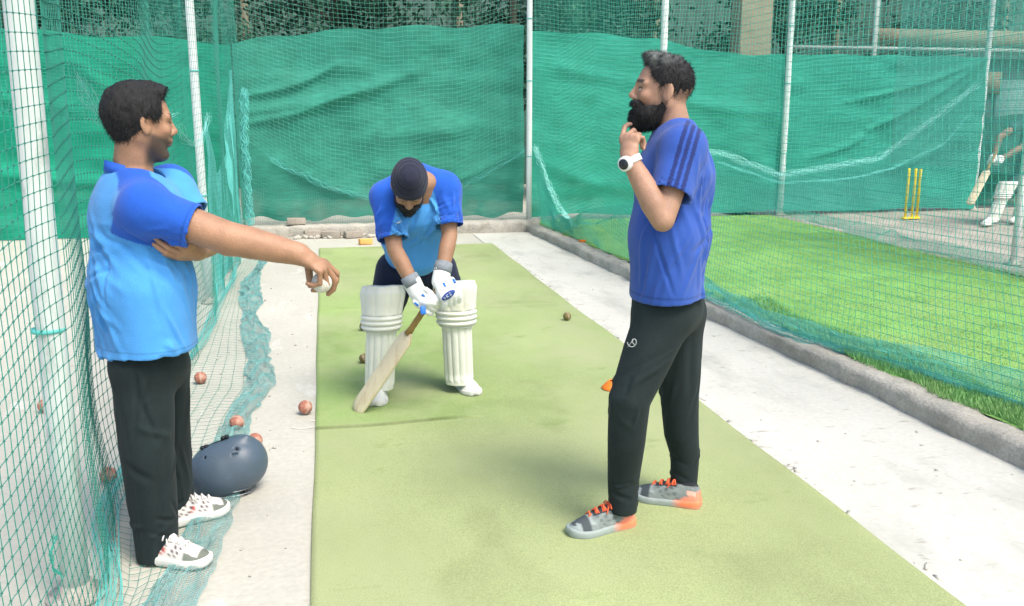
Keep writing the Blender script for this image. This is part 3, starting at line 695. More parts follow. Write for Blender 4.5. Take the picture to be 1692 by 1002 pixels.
        d = np.maximum(d, top); d = np.maximum(d, -(X+.008+.35*(Z+.06)))
        lipc = d_ell(X, Y, Z, (.1, 0, -.058), (.018, .02, .0095)); d = np.maximum(d, -lipc)
        d = np.minimum(d, mus)
        return np.maximum(d, -d_ell(X, Y, Z, (.02, 0, -.02), (.058, .054, .075)))
    hair_mesh('beard', hd, M['hair'], t, bf, lo=(-.05, -.11, -.19), tufts=12000, tl=.012, flow=(.15, 0, -1), lift=.4, wid=.0007)
    # watch
    ax = nrm(wL-eL); w0 = wL-ax*.012; m = MB(); a1 = nrm(np.cross(ax, V(0, 1, .1))); b1 = np.cross(ax, a1); ring = []
    for i in range(21):
        a = 2*pi*i/20; d = a1*cos(a)*.034+b1*sin(a)*.031; ring.append([w0+d-ax*.012, w0+d*1.13-ax*.011, w0+d*1.13+ax*.011, w0+d+ax*.012])
    w_ = m.loft(ring, caps=False).build('wristwatch', M['watch_w'], t)
    dn = nrm(V(-.85, -.5, .15)); dn = nrm(dn-(dn@ax)*ax); c = w0+dn*.04
    MB().tube([c-dn*.01, c+dn*.006, c+dn*.009], [.026, .025, .021], 20).build('watch_case', M['watch_w'], w_)
    MB().tube([c+dn*.007, c+dn*.0105], [.0185, .018], 20).build('watch_dial', M['watch_d'], w_)
    def c2(q):
        x, y, z = q.T; n_ = vnoise(q*V(120, 120, 120))[:, None]; C = V(.2, .235, .225)*(1+.25*n_)
        C[(x > .215)*(z > .03)] = (.055, .07, .075)
        m1 = (x > .262)*(z < .052); C[m1] = (.25, .3, .29); C[(np.abs(x-.205-.35*(z-.06)) < .006)*(np.abs(y) < .04)] = (.3, .36, .34)
        for a in (.105, .135, .165): C[(np.abs(x-a-.7*(z-.06)) < .0035)*(z > .045)*(z < .09)] = (.09, .12, .12)
        C[(np.abs(x-.245-.3*z) < .006)*(z < .06)] = (.3, .35, .34)
        C[(z < .036+.5*(.1-x))*(x < .125)*(z < .088)] = (.8, .26, .16); C[(x < .06)*(z > .062)*(z < .08)*(x > .02)] = (.8, .42, .33)
        C[(z > .098)*(x < .12)] = (.012, .016, .02); C[(np.abs(y) < .021)*(x > .1)*(x < .19)*(z > .078)] = (.02, .03, .035)
        return C
    def s2(q):
        x, y, z = q.T; C = np.tile(V(.27, .32, .3), (len(q), 1)); C[(x < .11)*(z > .012)] = (.8, .22, .1); return C
    h1 = V(*(1.116,3.116,0)); t1 = V(*(0.8521,3.065,0)); shoe(t, h1, nrm(t1-h1), .285, M['shoev'], c2, M['solev'], s2, width=.055, lace=M['lace_o'], label='front grey and orange running shoe pointing left')
    h1 = V(*(1.431,3.198,0)); t1 = V(*(1.213,3.351,0)); shoe(t, h1, nrm(t1-h1), .285, M['shoev'], c2, M['solev'], s2, width=.053, lace=M['lace_o'], label='rear grey and orange running shoe')
# ---------------------------------------------------------------- cricket gear
def leg_pad(parent, foot, top, F, L, wb=.078, wt=.09, name='leg_pad', label=None):
    """foot: bottom centre of the shin line, top: top centre; F faces forwards, L sideways"""
    foot, top = V(*foot), V(*top); A = top-foot; H = np.linalg.norm(A); nu, nv = 84, 120; phm = radians(104)
    F = nrm(F); L = nrm(L); v = np.linspace(0, 1, nv)[:, None]; u = np.linspace(-1, 1, nu)[None, :]; ph = u*phm
    R = wb+(wt*.88-wb)*sstep(.0, .55, v)+.02*sstep(.56, .66, v)*0+(wt-wt*.88)*sstep(.5, .68, v)
    au = np.abs(u)
    shin = .012*np.sqrt(np.clip(1-((u*3.7+20) % 1*2-1)**2, 0, 1))-.006
    tp = .011*np.sqrt(np.clip(1-((u*2.6+20.5) % 1*2-1)**2, 0, 1))-.004
    roll = .024*np.sqrt(np.clip(1-(((v-.58)/.145*3) % 1*2-1)**2, 0, 1))+.004
    ms = sstep(.575, .56, v); mk = sstep(.56, .575, v)*sstep(.74, .725, v); mt = sstep(.725, .74, v)
    D = shin*ms*sstep(.02, .06, v)+roll*mk+(tp+.016)*mt+.012*mt*sstep(.74, .95, v)-.05*sstep(.97, 1., v)**2*0
    D = D*(1-.4*sstep(.85, 1, au))
    R = R*(1-.12*sstep(.93, 1, v))*(1+0*u); vv = v*(1-0*u); vv = vv-.045*au**5*sstep(.6, 1, v)
    vv = vv+.03*au**3*(1-v)*0+(-.02)*sstep(.12, 0, v)*(1-au**2)*0
    thick = .018
    def srf(off):
        r = R+D*(off >= 0)+off
        c = foot+vv[..., None]*A
        return c+(np.sin(ph)*r)[..., None]*L+((np.cos(ph)*.86)*r+.012*sstep(.12, 0, v)*1+.016*np.sin(v*pi))[..., None]*F
    O = srf(0.); I = srf(-thick); n = nu*nv
    P = np.concatenate([O.reshape(-1, 3), I.reshape(-1, 3)]); id_ = np.arange(n).reshape(nv, nu); q = []
    def quad(a, b, c, d): q.append(np.stack([a.ravel(), b.ravel(), c.ravel(), d.ravel()], 1))
    quad(id_[:-1, :-1], id_[:-1, 1:], id_[1:, 1:], id_[1:, :-1]); j = id_+n; quad(j[:-1, :-1], j[1:, :-1], j[1:, 1:], j[:-1, 1:])
    for a, b in ((id_[0], j[0]), (j[-1], id_[-1])): quad(a[:-1], b[:-1], b[1:], a[1:])
    for a, b in ((j[:, 0], id_[:, 0]), (id_[:, -1], j[:, -1])): quad(a[:-1], b[:-1], b[1:], a[1:])
    o = mesh(name, P, np.concatenate(q), M['pad'], parent)
    if label: o['label'] = label
    for zz, rr in ((.2, .07), (.45, .078), (.83, .092)):
        m = MB(); c = foot+A*zz; ring = []
        for i in range(17):
            a = pi*.5+pi*i/16*1.0; d = L*sin(a-pi*.0)*0+L*cos(a-pi/2)*rr-F*sin(a-pi/2)*rr*.95
            ring.append([c+d-A/H*.014, c+d*1.04-A/H*.014, c+d*1.04+A/H*.014, c+d+A/H*.014])
        m.loft(ring).build('strap', M['strap'], o)
    return o
def cricket_bat(toe, top, face, label, sc=1., name='cricket_bat'):
    toe, top = V(*toe), V(*top); A = nrm(top-toe); Fc = nrm(V(*face)-(V(*face)@A)*A); T = np.cross(A, Fc)
    r = thing(name, label, 'bat', tuple(toe)); Lb = .56*sc; rings = []
    for s in np.linspace(0, 1, 22):
        w = .054*sc*(1-.0*s)*(min(1, .55+s*12) if s < .04 else 1)
        sh = sstep(1., .9, s); w = .018+(w-.018)*sh**.6; spine = (.012+.026*math.exp(-((s-.28)/.22)**2)+.008*(1-s))*sc; edge = .011*sc; fr_ = .006
        c = toe+A*Lb*s+Fc*(.006*(1-s)**3)
        ring = [(-w, -edge), (-w*1.0, .0), (-w*.93, fr_*.8), (0, fr_+.004), (w*.93, fr_*.8), (w, 0), (w, -edge), (w*.45, -edge-spine*.45), (0.0, -edge-spine), (-w*.45, -edge-spine*.45)]
        rings.append([c+T*x+Fc*y for x, y in ring])
    bl = MB().loft(rings).build('blade', M['bat'], r)
    e = bl.modifiers.new('bevel', 'BEVEL'); e.width = .003; e.limit_method = 'ANGLE'; e.angle_limit = radians(40)
    c = toe+A*Lb*.97
    MB().tube([c, c+A*.05*sc, c+A*.16*sc, c+A*.29*sc, c+A*.3*sc], [.02*sc, .016*sc, .0165*sc, .017*sc, .013*sc], 14).build('handle', M['grip'], r)
    return r
def batting_glove(parent, w, elbow, D, N, side, curls, thumb, sc=1.28, dots=True, patch=None, cuffcol=None):
    f = Field(V(*w)-.17, V(*w)+.17, .0035)
    w = V(*w); D = nrm(D); N = nrm(V(*N)-(V(*N)@D)*D); T = nrm(np.cross(D, N))*side
    add_hand(f, w, D, N, side, curls, thumb, sc, .03, k=.004)
    for i in range(4):       # padded sausages over the fingers
        off = (.031-.0205*i)*sc; b = w+D*.06*sc+T*off*1.15-N*.022*sc
        f.cone(b-D*.04*sc, b-D*.008*sc, .0115*sc, .0125*sc, k=.0015); f.cone(b+D*.014*sc, b+D*.026*sc, .0135*sc, .0135*sc, k=.0015)
        a = curls[i][0]*.7; dd = D*cos(a)+N*sin(a); f.cone(b+D*.035*sc+N*.006, b+D*.035*sc+N*.006+dd*.022*sc, .0125*sc, .012*sc, k=.002)
    ax = nrm(w-V(*elbow)); f.ell(w+D*.06*sc-N*.006, (.046*sc, .046*sc, .028*sc), k=.02); f.cone(w-ax*.05, w+ax*.01, .043, .04, w=T, sq=1.12, k=.01)
    g = finish(f, 'batting_glove', M['glove'], parent, it=1)
    m = MB(); a1 = nrm(np.cross(ax, N)); b1 = np.cross(ax, a1); ring = []
    for i in range(21):
        a = 2*pi*i/20; d = a1*cos(a)*.045+b1*sin(a)*.043; c = w-ax*.062
        ring.append([c+d*.8-ax*.028, c+d-ax*.028, c+d*1.04, c+d*1.02+ax*.026, c+d*.9+ax*.026])
    m.loft(ring, caps=False).build('cuff', M['gcuff'], g)
    for i in (0, 2):
        b = w+D*.03*sc+T*(.031-.0205*i)*sc*1.15-N*.033*sc; MB().tube([b-D*.012, b+D*.012], [.0065, .0065], 8).build('finger_stripe', M['gblue'], g)
    return g, w, D, N, T
def batsman():
    g = V(*(0.4643,4.786,0)); t = thing('person', 'batsman in navy head covering, blue polo and white leg pads bending over a grounded bat', 'person', (g[0], g[1], 0))
    F0 = V(-.09, -.995, 0); L0 = V(.995, -.09, 0); base = (.33, .185, .11)
    hd = Frame((0.4029,4.5,1.216), V(-.06, -.50, -.86), V(-.03, -.86, .50), 1.0)
    sR, eR, wR = V(*(0.3068,4.68,1.149)), V(*(0.328,4.56,0.8972)), V(*(0.4303,4.5,0.6873))
    sL, eL, wL = V(*(0.6025,4.68,1.187)), V(*(0.6136,4.6,0.9583)), V(*(0.5509,4.5,0.7449))
    hR, kR, aR = V(*(0.3689,5.08,0.6975)), V(*(0.2896,5.02,0.4275)), V(*(0.2507,5.02,0.0223))
    hL, kL, aL = V(*(0.602,5.08,0.6966)), V(*(0.694,5.02,0.4091)), V(*(0.7215,5.05,0.0024))
    neck = V(*(0.4525,4.64,1.22)); chest = V(*(0.4595,4.74,1.081)); belly = V(*(0.472,4.9,0.9238)); pel = V(*(0.4825,5.04,0.7692))
    f = Field(V(-.05, 4.2, -.02), V(1.05, 5.25, 1.45), .0045)
    f.cone(neck, chest, .075, .11, w=L0, sq=1.5); f.cone(chest, belly, .11, .11, w=L0, sq=1.35); f.cone(belly, pel, .11, .115, w=L0, sq=1.3)
    f.cone(neck, hd(-.02, 0, -.04), .062, .058, k=.03); add_head(f, hd)
    limb(f, sR, eR, wR, (.055, .05, .04, .042, .028)); limb(f, sL, eL, wL, (.055, .05, .04, .042, .028))
    limb(f, hR, kR, aR, (.088, .075, .055, .054, .035)); limb(f, hL, kL, aL, (.088, .075, .055, .054, .035))
    top = V(*(0.5749,4.47,0.7617)); toe = V(*(0.1101,4.715,0.0053)); ax = nrm(top-toe)
    D1 = nrm(V(.72, -.1, -.62)); N1 = V(.15, 1, .05); D2 = nrm(V(.35, -.3, -.85)); N2 = V(-.35, .9, -.2)
    cr = [(1.35, 1.3, .8)]*4
    for w_, D_, N_, sd, th in ((wR, D1, N1, -1, [(.4, .7, .5), (.5, .2, .8), (.2, -.2, .9)]), (wL, D2, N2, 1, [(.6, .6, .4), (.7, .1, .7), (.4, -.3, .8)])):
        add_hand(f, w_, D_, N_, sd, cr, th, .95)
    finish(f, 'body', M['skin'], t, lambda P: skin_col(P, hd, base, (.33, .15, .12), stub=.3)); eyes(hd, t)
    # shirt
    f = Field(V(-.05, 4.25, .6), V(1.05, 5.3, 1.45), .005)
    f.cone(neck+V(0, .05, .0), chest+V(0, .02, 0), .09, .145, w=L0, sq=1.32, k=.05); f.cone(chest+V(0, .02, 0), belly, .145, .145, w=L0, sq=1.28, k=.05); f.cone(belly, pel+V(0, .02, 0), .145, .14, w=L0, sq=1.25, k=.05)
    f.cone(neck+V(0, .04, 0), sR, .085, .082, k=.05); f.cone(neck+V(0, .04, 0), sL, .085, .082, k=.05)
    f.cone(sR, eR, .082, .077, k=.04, end=.82); f.cone(sL, eL, .082, .077, k=.04, end=.82)
    f.cone(eR-(eR-sR)*.35, eR+(eR-sR)*.1, .074, .07, k=.006, op='sub'); f.cone(eL-(eL-sL)*.35, eL+(eL-sL)*.1, .074, .07, k=.006, op='sub')
    f.cone(belly+F0*.06, belly+V(0, 0, -.12)+F0*.05, .11, .1, w=L0, sq=1.2, k=.04); hp = pel+V(0, 0, -.035); f.plane(hp, nrm(V(0, .12, -1)))
    f.cone(neck+F0*.03, hd(-.0, 0, -.03), .05, .075, k=.008, op='sub')
    rng = np.random.default_rng(12); seg = []
    for s_, e_ in ((sR, eR), (sL, eL)): seg += rcrease(rng, 14, s_+(e_-s_)*.5+F0*.07, (.07, .05, .08), .11, .012, .015, [(.3, 0, 1), (-.6, 0, 1), (1, 0, .3)])
    seg += rcrease(rng, 26, chest+F0*.13+V(0, 0, -.1), (.14, .06, .12), .2, .014, .017, [(.4, 0, 1), (-.4, 0, 1), (.1, 0, 1)])
    def colf(P):
        x = (P-neck)@L0; z = P[:, 2]-neck[2]
        lim = .075+.25*np.clip(-z-.0, 0, .25)+.15*np.clip(z+.08, 0, .2)*0; m = sstep(lim-.006, lim+.006, np.abs(x))*(z > -.36)
        m = np.maximum(m*(z > -.34), sstep(-.03, .0, z)*((P-neck)@F0 < .06))
        return V(*LIGHT)*(1-m[:, None])+V(*ROYAL)*m[:, None]
    sh_ = finish(f, 'polo_shirt', M['cloth'], t, colf, seg=seg, noise=lambda P: .004*fbm(P*V(10, 10, 5)+5, 3))
    c = V(*(0.3503,4.53,1.035)); MB().tube([c+V(-.012, 0, -.004), c+V(.0, -.003, .001), c+V(.014, 0, .008)], [.002, .004, .001], 6).build('chest_emblem', M['pad'], sh_)
    f = Field(V(-.05, 4.5, .0), V(1.05, 5.3, 1.0), .005)
    f.cone(pel, pel+V(0, 0, -.06), .125, .13, w=L0, sq=1.2, k=.04)
    for h_, k_, a_ in ((hR, kR, aR), (hL, kL, aL)): f.chain([h_, (h_+k_)/2, k_, a_+V(0, 0, .05)], [.115, .105, .08, .062], k=.03)
    seg = rcrease(rng, 20, (hR+hL)/2+V(0, -.1, -.06), (.18, .06, .1), .16, .014, .010, [(1, 0, .3), (-1, 0, .4), (.1, 0, 1)]); f.plane(V(0, 0, .06), V(0, 0, -1))
    finish(f, 'trousers', M['navy'], t, seg=seg)
    # head covering and beard
    def pf(X, Y, Z):
        d = d_ell(X, Y, Z, (-.012, 0, .04), (.113, .09, .104)); d = smin(d, d_ell(X, Y, Z, (.01, 0, .13), (.055, .05, .03)), .03)
        d = d+.0015*np.sin(Z*260+X*40+6*np.abs(Y))
        cut = -(Z-np.interp(X, [-.12, -.05, .02, .1], [-.06, -.045, .0, .045])); return np.maximum(np.maximum(d, cut), -d_ell(X, Y, Z, (-.012, 0, .03), (.096, .074, .085)))
    def loc2w(f):
        P, F = f.mesh(); P = relax(P, F, 2); return hd.o+(P*hd.s)@hd.R.T, F
    lo = V(-.14, -.12, -.1); st = .0035; n = ((V(.14, .12, .19)-lo)/st).astype(int)
    G_ = np.meshgrid(*[lo[i]+st*np.arange(n[i]) for i in range(3)], indexing='ij'); f = Field(lo, lo+st*(n-1), st); f.n = n; f.v = pf(*G_).astype(np.float32)
    P, F = loc2w(f); mesh('head_covering', P, F, M['patka'], t)
    def bf(X, Y, Z):
        d = smin(d_ell(X, Y, Z, (.03, 0, -.075), (.074, .072, .052)), d_ell(X, Y, Z, (.074, 0, -.118), (.034, .036, .034)), .02)
        d = smin(d, d_ell(X, Y, Z, (.0, 0, -.03), (.035, .082, .06)), .02)
        d = np.maximum(d+.003*vnoise(np.stack([X*90, Y*90, Z*60], -1)), Z-np.interp(X, [-.02, .02, .045, .07, .09], [.01, -.02, -.046, -.052, -.066]))
        d = np.maximum(d, -d_ell(X, Y, Z, (.1, 0, -.058), (.018, .02, .0095))); d = np.minimum(d, d_ell(X, np.abs(Y), Z, (.098, .018, -.041), (.018, .026, .0085)))
        return np.maximum(d, -d_ell(X, Y, Z, (.02, 0, -.02), (.058, .054, .075)))
    hair_mesh('beard', hd, M['hair'], t, bf, lo=(-.05, -.11, -.19), tufts=3000, tl=.01, flow=(.15, 0, -1), lift=.5)
    # pads, gloves, shoes
    leg_pad(t, (0.2499,4.93,0.0637), (0.287,4.93,0.6549), F0, L0, label='pad on his right leg, behind the bat blade')
    leg_pad(t, (0.7055,4.96,0.0592), (0.6812,4.93,0.6676), F0, L0, label='pad on his left leg')
    gl, w_, D_, N_, T_ = batting_glove(t, wR, eR, D1, N1, -1, cr, [(.4, .7, .5), (.5, .2, .8), (.2, -.2, .9)], 1.2)
    c = V(*(0.4518,4.43,0.6043)); MB().box(c, (.026, .014, .042), rz=.1, rx=-.3).build('glove_patch', M['gblue'], gl, bevel=.004)
    gl, w_, D_, N_, T_ = batting_glove(t, wL, eL, D2, N2, 1, cr, [(.6, .6, .4), (.7, .1, .7), (.4, -.3, .8)], 1.25)
    c = V(*(0.5773,4.405,0.6812)); Rt = rot((0, 1, 0), -.62)@rot((1, 0, 0), -.15); m = MB(); m.ball(c, (.040, .008, .017), 10, Rt); e = m.build('glove_emblem', M['gnavy'], gl)
    m = MB()
    for pts in ([(-.024, .007), (-.030, .002), (-.022, -.001), (-.027, -.008)], [(-.012, .008), (-.012, -.008)], [(-.002, .008), (-.012, 0), (-.002, -.008)], [(.006, .008), (.014, .008), (.006, -.008), (.016, -.007)]):
        m.tube([c+Rt@V(x*.95, -.0085, z*.9) for x, z in pts], .0013, 5)
    m.build('emblem_lettering', M['pad'], e)
    def c3(q):
        x, y, z = q.T; C = np.tile(V(.66, .68, .64), (len(q), 1)); C[(np.abs(x-.15-.5*(z-.05)) < .004)*(z > .03)] = (.25, .28, .3); return C
    for hp_, dr in (((0.259,5.056,0), V(-.16, -1, 0)), ((0.7192,5.133,0), V(.18, -1, 0))):
        shoe(t, hp_, nrm(dr), .31, M['shoev'], c3, M['solev'], lambda q: np.where((q[:, 2] < .012)[:, None], V(.25, .26, .24), V(.6, .61, .57)), width=.06, lace=M['lace_w'])
    cricket_bat(toe, top, V(-.93, -.36, .0), 'pale willow cricket bat held by the batsman, toe resting on the green mat')
def helmet():
    c = V(*(-0.4548,3.77,0.1078)); t = thing('cricket_helmet', 'navy blue cricket helmet lying face down on the concrete beside the white trainers', 'helmet', (c[0], c[1], 0))
    R = rot((0, 1, 0), -.30)@rot((0, 0, 1), .1); f = Field(c-.2, c+.2, .0035)
    f.ell(c+R@V(.015, 0, 0), (.142, .118, .112), R); f.ell(c+R@V(-.05, 0, -.004), (.105, .112, .108), R, k=.05)
    f.ell(c+R@V(.075, 0, .0), (.085, .1, .1), R, k=.05)
    f.cone(c+R@V(-.12, -.03, .075), c+R@V(.12, -.03, .098), .012, .012, k=.03)
    for (x, y, z, a) in ((-.05, -.062, .088, .9), (.075, -.075, .084, -.9)): f.cone(c+R@V(x-.006, y, z), c+R@V(x+.006, y+.012*a, z), .0075, .0075, k=.004, op='sub')
    for (x, y, z) in ((-.025, -.085, .072), (.05, -.09, .068), (.115, -.06, -.05)): f.cone(c+R@V(x, y, z), c+R@V(x+.016, y, z), .005, .004, k=.004, op='sub')
    f.chain([c+R@V(-.105, -.075, .048), c+R@V(-.02, -.108, .05), c+R@V(.08, -.102, .045), c+R@V(.135, -.05, .03)], [.0028]*4, k=.003)
    for z_ in (.078, .1): f.chain([c+R@V(-.12, -.02, z_-.01), c+R@V(0, -.045, z_+.012), c+R@V(.12, -.03, z_)], [.003]*3, k=.004)
    f.plane(V(c[0], c[1], .03), V(0, .2, -1)); f.ell(c+V(0, .02, -.09), (.115, .095, .1), k=.008, op='sub')
    sh = finish(f, 'shell', M['helm'], t, it=2)
    m = MB()
    for x in (-.06, -.045, .03, .045): m.ball(c+R@V(x, -.0, .117+.008*(x > 0)), (.011, .011, .009), 6, R)
    m.tube([c+R@V(-.06, -.0, .112), c+R@V(0, 0, .1165), c+R@V(.05, 0, .118)], .0035, 6)
    m.build('stud_strip', M['blackp'], sh)
    for (x, y, z) in ((-.05, -.062, .084), (.075, -.075, .08)): MB().ball(c+R@V(x, y, z), (.007, .007, .007), 6).build('vent', M['blackp'], sh)
    m = MB()
    for i in range(5):
        z = .012+.017*i; r = .1-.004*i; m.tube([c*V(1, 1, 0)+V(r*cos(a)*1.12+.0, r*sin(a)*.95+.0, z) for a in np.linspace(pi*1.04, pi*1.96, 14)], .003, 6) if i < 2 else None
        m.tube([c*V(1, 1, 0)+V(r*cos(a)*1.12, r*sin(a)*.95, z) for a in np.linspace(.04*pi, pi*.96, 14)], .003, 6)
    m.build('grille', M['steel'], t)
    q = c*V(1, 1, 0)
    for (x, y) in ((.075, -.055), (-.07, -.05), (.06, .07)): MB().ball(q+V(x, y, .014), (.012, .01, .014), 6).build('rubber_bolt', M['blackp'], t)
def far_batsman():
    g = V(*(8.501,10.19,0.12)); t = thing('person', 'second batsman in white pads and dark teal clothes behind the netting at the right edge', 'person', (g[0], g[1], .12))
    Y = g[1]; teal = mat('dark_teal_cloth', (.03, .11, .1), .9, .3, 8)
    hp, ch, nk, hdp = V(*(9.443,10.9,0.7293)), V(*(9.337,10.7,1.362)), V(*(9.219,10.6,1.591)), V(*(9.069,10.5,1.791))
    kR, aR = V(*(8.85,10.6,0.5321)), V(*(8.735,10.6,0.1949)); kL, aL = V(*(9.354,10.8,0.4658)), V(*(9.325,10.8,0.1095))
    aR[2] = .22; aL[2] = .22
    sR, eR, wR = V(*(8.967,10.5,1.467)), V(*(8.464,10.3,1.288)), V(*(8.36,10.25,1.016)); sL, eL, wL = V(*(9.332,10.6,1.442)), V(*(8.904,10.4,1.159)), V(*(8.5,10.3,0.9967))
    lo = np.minimum(hp, aR)-.6; lo[2] = .1; f = Field(lo, lo+V(1.5, 1.5, 2.1), .009)
    hd = Frame(hdp, nrm(V(-.9, -.4, -.3)), (0, 0, 1), 1)
    f.chain([nk, ch, hp], [.08, .12, .12], w=(0, 1, 0), sq=1.3); f.cone(nk, hdp, .06, .06); f.ell(hdp, (.1, .08, .12)); f.ell(hd(.08, 0, -.02), (.03, .02, .02))
    limb(f, sR, eR, wR, (.055, .05, .04, .042, .03)); limb(f, sL, eL, wL, (.055, .05, .04, .042, .03)); limb(f, hp, kR, aR, (.09, .08, .06, .06, .04)); limb(f, hp, kL, aL, (.09, .08, .06, .06, .04))
    finish(f, 'body', M['skin'], t, lambda P: np.tile(V(.25, .15, .1), (len(P), 1)))
    f = Field(lo, lo+V(1.5, 1.5, 2.1), .01); f.chain([nk+V(0, 0, -.03), ch, hp], [.1, .15, .15], w=(0, 1, 0), sq=1.3); f.cone(sR, (sR+eR)/2, .08, .075); f.cone(sL, (sL+eL)/2, .08, .075)
    finish(f, 'shirt', teal, t); f = Field(lo, lo+V(1.5, 1.5, 2.1), .01); f.chain([hp, kR, aR], [.13, .09, .07]); f.chain([hp, kL, aL], [.13, .09, .07]); finish(f, 'trousers', teal, t)
    f = Field(hdp-.2, hdp+.2, .008); f.ell(hd(-.01, 0, .04), (.12, .1, .1), hd.R); f.plane(hd(0, 0, .01), -hd.U); finish(f, 'helmet', M['helm'], t)
    Fd = nrm(V(-.9, -.45, 0)); Ld = V(.45, -.9, 0)
    for b_, tp in ((aR, kR), (aL, kL)):
        bt = b_+Fd*.03+V(0, 0, -.06); leg_pad(t, bt, bt+(tp-b_)+(tp-b_)/np.linalg.norm(tp-b_)*.24, nrm(V(-.5, -.87, 0)), nrm(V(.87, -.5, 0)))
        shoe(t, (b_[0], b_[1], .12), Fd, .28, M['sole_w'], None, M['sole_w'], z0=.12)
    for w_ in (wR, wL):
        f = Field(w_-.15, w_+.15, .006); f.ell(w_, (.055, .05, .06)); f.chain([w_+V(-.03, -.03, -.03), w_+V(-.04, .02, -.05)], [.03, .03]); finish(f, 'batting_glove', M['glove'], t)
    cricket_bat((7.888,10,0.4622), (8.312,10.2,1.003), V(-.25, -.1, 1), 'pale cricket bat held low by the batsman behind the far net')
# ---------------------------------------------------------------- setting
M['concrete'] = mat('pale_concrete', (.45, .44, .375), .85, .10, .9, .35, 40, spec=.25, fine=(35, .06))
stain(M['concrete'], 1.1, .56, .74, (.36, .35, .30), (1, .45, 1)); stain(M['concrete'], 7, .66, .74, (.27, .26, .22), (1, 1.6, 1)); stain(M['concrete'], 2.6, .6, .72, (.62, .61, .56), (1.5, .5, 1))
M['kerb'] = mat('grey_kerb_concrete', (.39, .37, .315), .9, .22, 4, .9, 50, fine=(60, .15)); stain(M['kerb'], 3, .5, .7, (.27, .255, .21), (3, 1, 2))
M['dirt'] = mat('dusty_lane_floor', (.30, .285, .24), .95, .2, 2, .4, 40, fine=(40, .12)); stain(M['dirt'], 1.5, .5, .7, (.22, .23, .19))
M['mat'] = mat('green_artificial_turf_mat', (.3, .37, .16), .95, .10, 2.4, .55, 420, vcol=True, spec=.08, fine=(240, .16), stretch=(1, .55, 1))
stain(M['mat'], .8, .46, .66, (.36, .40, .215), (1, .7, 1)); stain(M['mat'], 2.2, .60, .74, (.215, .30, .10), (1, 1.5, 1)); stain(M['mat'], 45, .7, .78, (.12, .15, .07)); stain(M['mat'], 9, .68, .76, (.25, .3, .1), (1, 2.5, 1))
M['lawn'] = mat('lawn_soil_and_turf', (.19, .36, .10), .95, .25, 3, .5, 200, spec=.1, fine=(120, .25)); stain(M['lawn'], .9, .5, .7, (.25, .38, .12))
M['blade'] = mat('grass_blade', (.20, .44, .15), .8, .15, 3, spec=.15); stain(M['blade'], 1.1, .5, .68, (.27, .44, .16))
M['brick'] = mat('dusty_brick', (.33, .29, .24), .9, .25, 8, .6, 60, fine=(90, .15)); M['rubble'] = mat('pale_rubble', (.45, .43, .37), .9, .2, 12, .6, 60)
def gridfaces(nv, nu):
    i = np.arange(nv*nu).reshape(nv, nu); return np.stack([i[:-1, :-1].ravel(), i[:-1, 1:].ravel(), i[1:, 1:].ravel(), i[1:, :-1].ravel()], 1)
def sheet(name, xs, ys, zf, m, **kw):
    X, Y = np.meshgrid(xs, ys); P = np.stack([X, Y, zf(X, Y)], -1); return grid(name, P, m, **kw)
def grid(name, P, m, parent=None, loc=None, **kw):
    nv, nu = P.shape[:2]; return mesh(name, P.reshape(-1, 3), gridfaces(nv, nu), m, parent, loc, **kw)
M['paler_strip'] = mat('paler_concrete', (.52, .515, .455), .85, .07, 1.2, .3, 40, spec=.25, fine=(35, .05)); stain(M['paler_strip'], 1.6, .5, .7, (.38, .385, .335), (1.5, .6, 1)); stain(M['paler_strip'], 6, .6, .72, (.27, .26, .22), (1, 2.2, 1)); stain(M['paler_strip'], 16, .64, .74, (.28, .28, .24), (1, 2, 1))
o = sheet('concrete_floor', np.concatenate([[-60, -20], np.linspace(-6, 6, 121), [20, 60]]), np.concatenate([[-10], np.linspace(0, 14, 141), [30, 80]]),
          lambda X, Y: .002*fbm(np.stack([X*1.3, Y*1.3, 0*X], -1), 3)-.002, M['concrete']); setp(o, kind='structure')
ys = np.linspace(.2, 11.9, 160); P = np.array([[(a, y, 0) for a in (1.9, 2.2, 2.5, 2.8, 3.3)] for y in ys]); P[:, :, 0] = np.stack([1.9+0*ys, 2.15+0*ys, 2.4+0*ys, 2.6+0*ys, 2.74+(11.705-ys)*.0405], 1); P[..., 2] = .0045
setp(grid('pale_path', P, M['paler_strip']), kind='structure')  # thin sheet of paler concrete colour between the mat and the right kerb
# green mat: a slab 8 mm thick with a wandering edge and low ripples
def matx(Y): return -.10+.003*np.sin(Y*1.7)+.0015*np.sin(Y*5.1), 1.975+.006*np.sin(Y*1.3+1)+.004*np.sin(Y*4.3)
ys = np.sort(np.concatenate([np.linspace(1.0, 10.93, 300), np.linspace(4.41, 4.53, 70), np.linspace(7.2, 7.4, 50)])); us = np.linspace(0, 1, 90); P = np.zeros((420, 92, 3))
for i, y in enumerate(ys):
    a, b = matx(y); x = a+(b-a)*us; yy = y+.012*np.sin(x*3)*(y > 10)
    z = .011+.0022*fbm(np.stack([x*1.6, x*0+y*1.6, x*0], -1), 3)+.011*np.exp(-((y-4.47-.03*x+.01*np.sin(x*7))/.008)**2)*sstep(.85, .6, x)-.008*np.exp(-((y-4.455-.03*x+.01*np.sin(x*7))/.006)**2)*sstep(.85, .6, x)+.004*np.exp(-((y-7.3+.03*x)/.015)**2)
    P[i, 1:-1] = np.stack([x, x*0+yy, z], -1); P[i, 0] = (a-.003, yy[0], -.001); P[i, -1] = (b+.003, yy[-1], -.001)
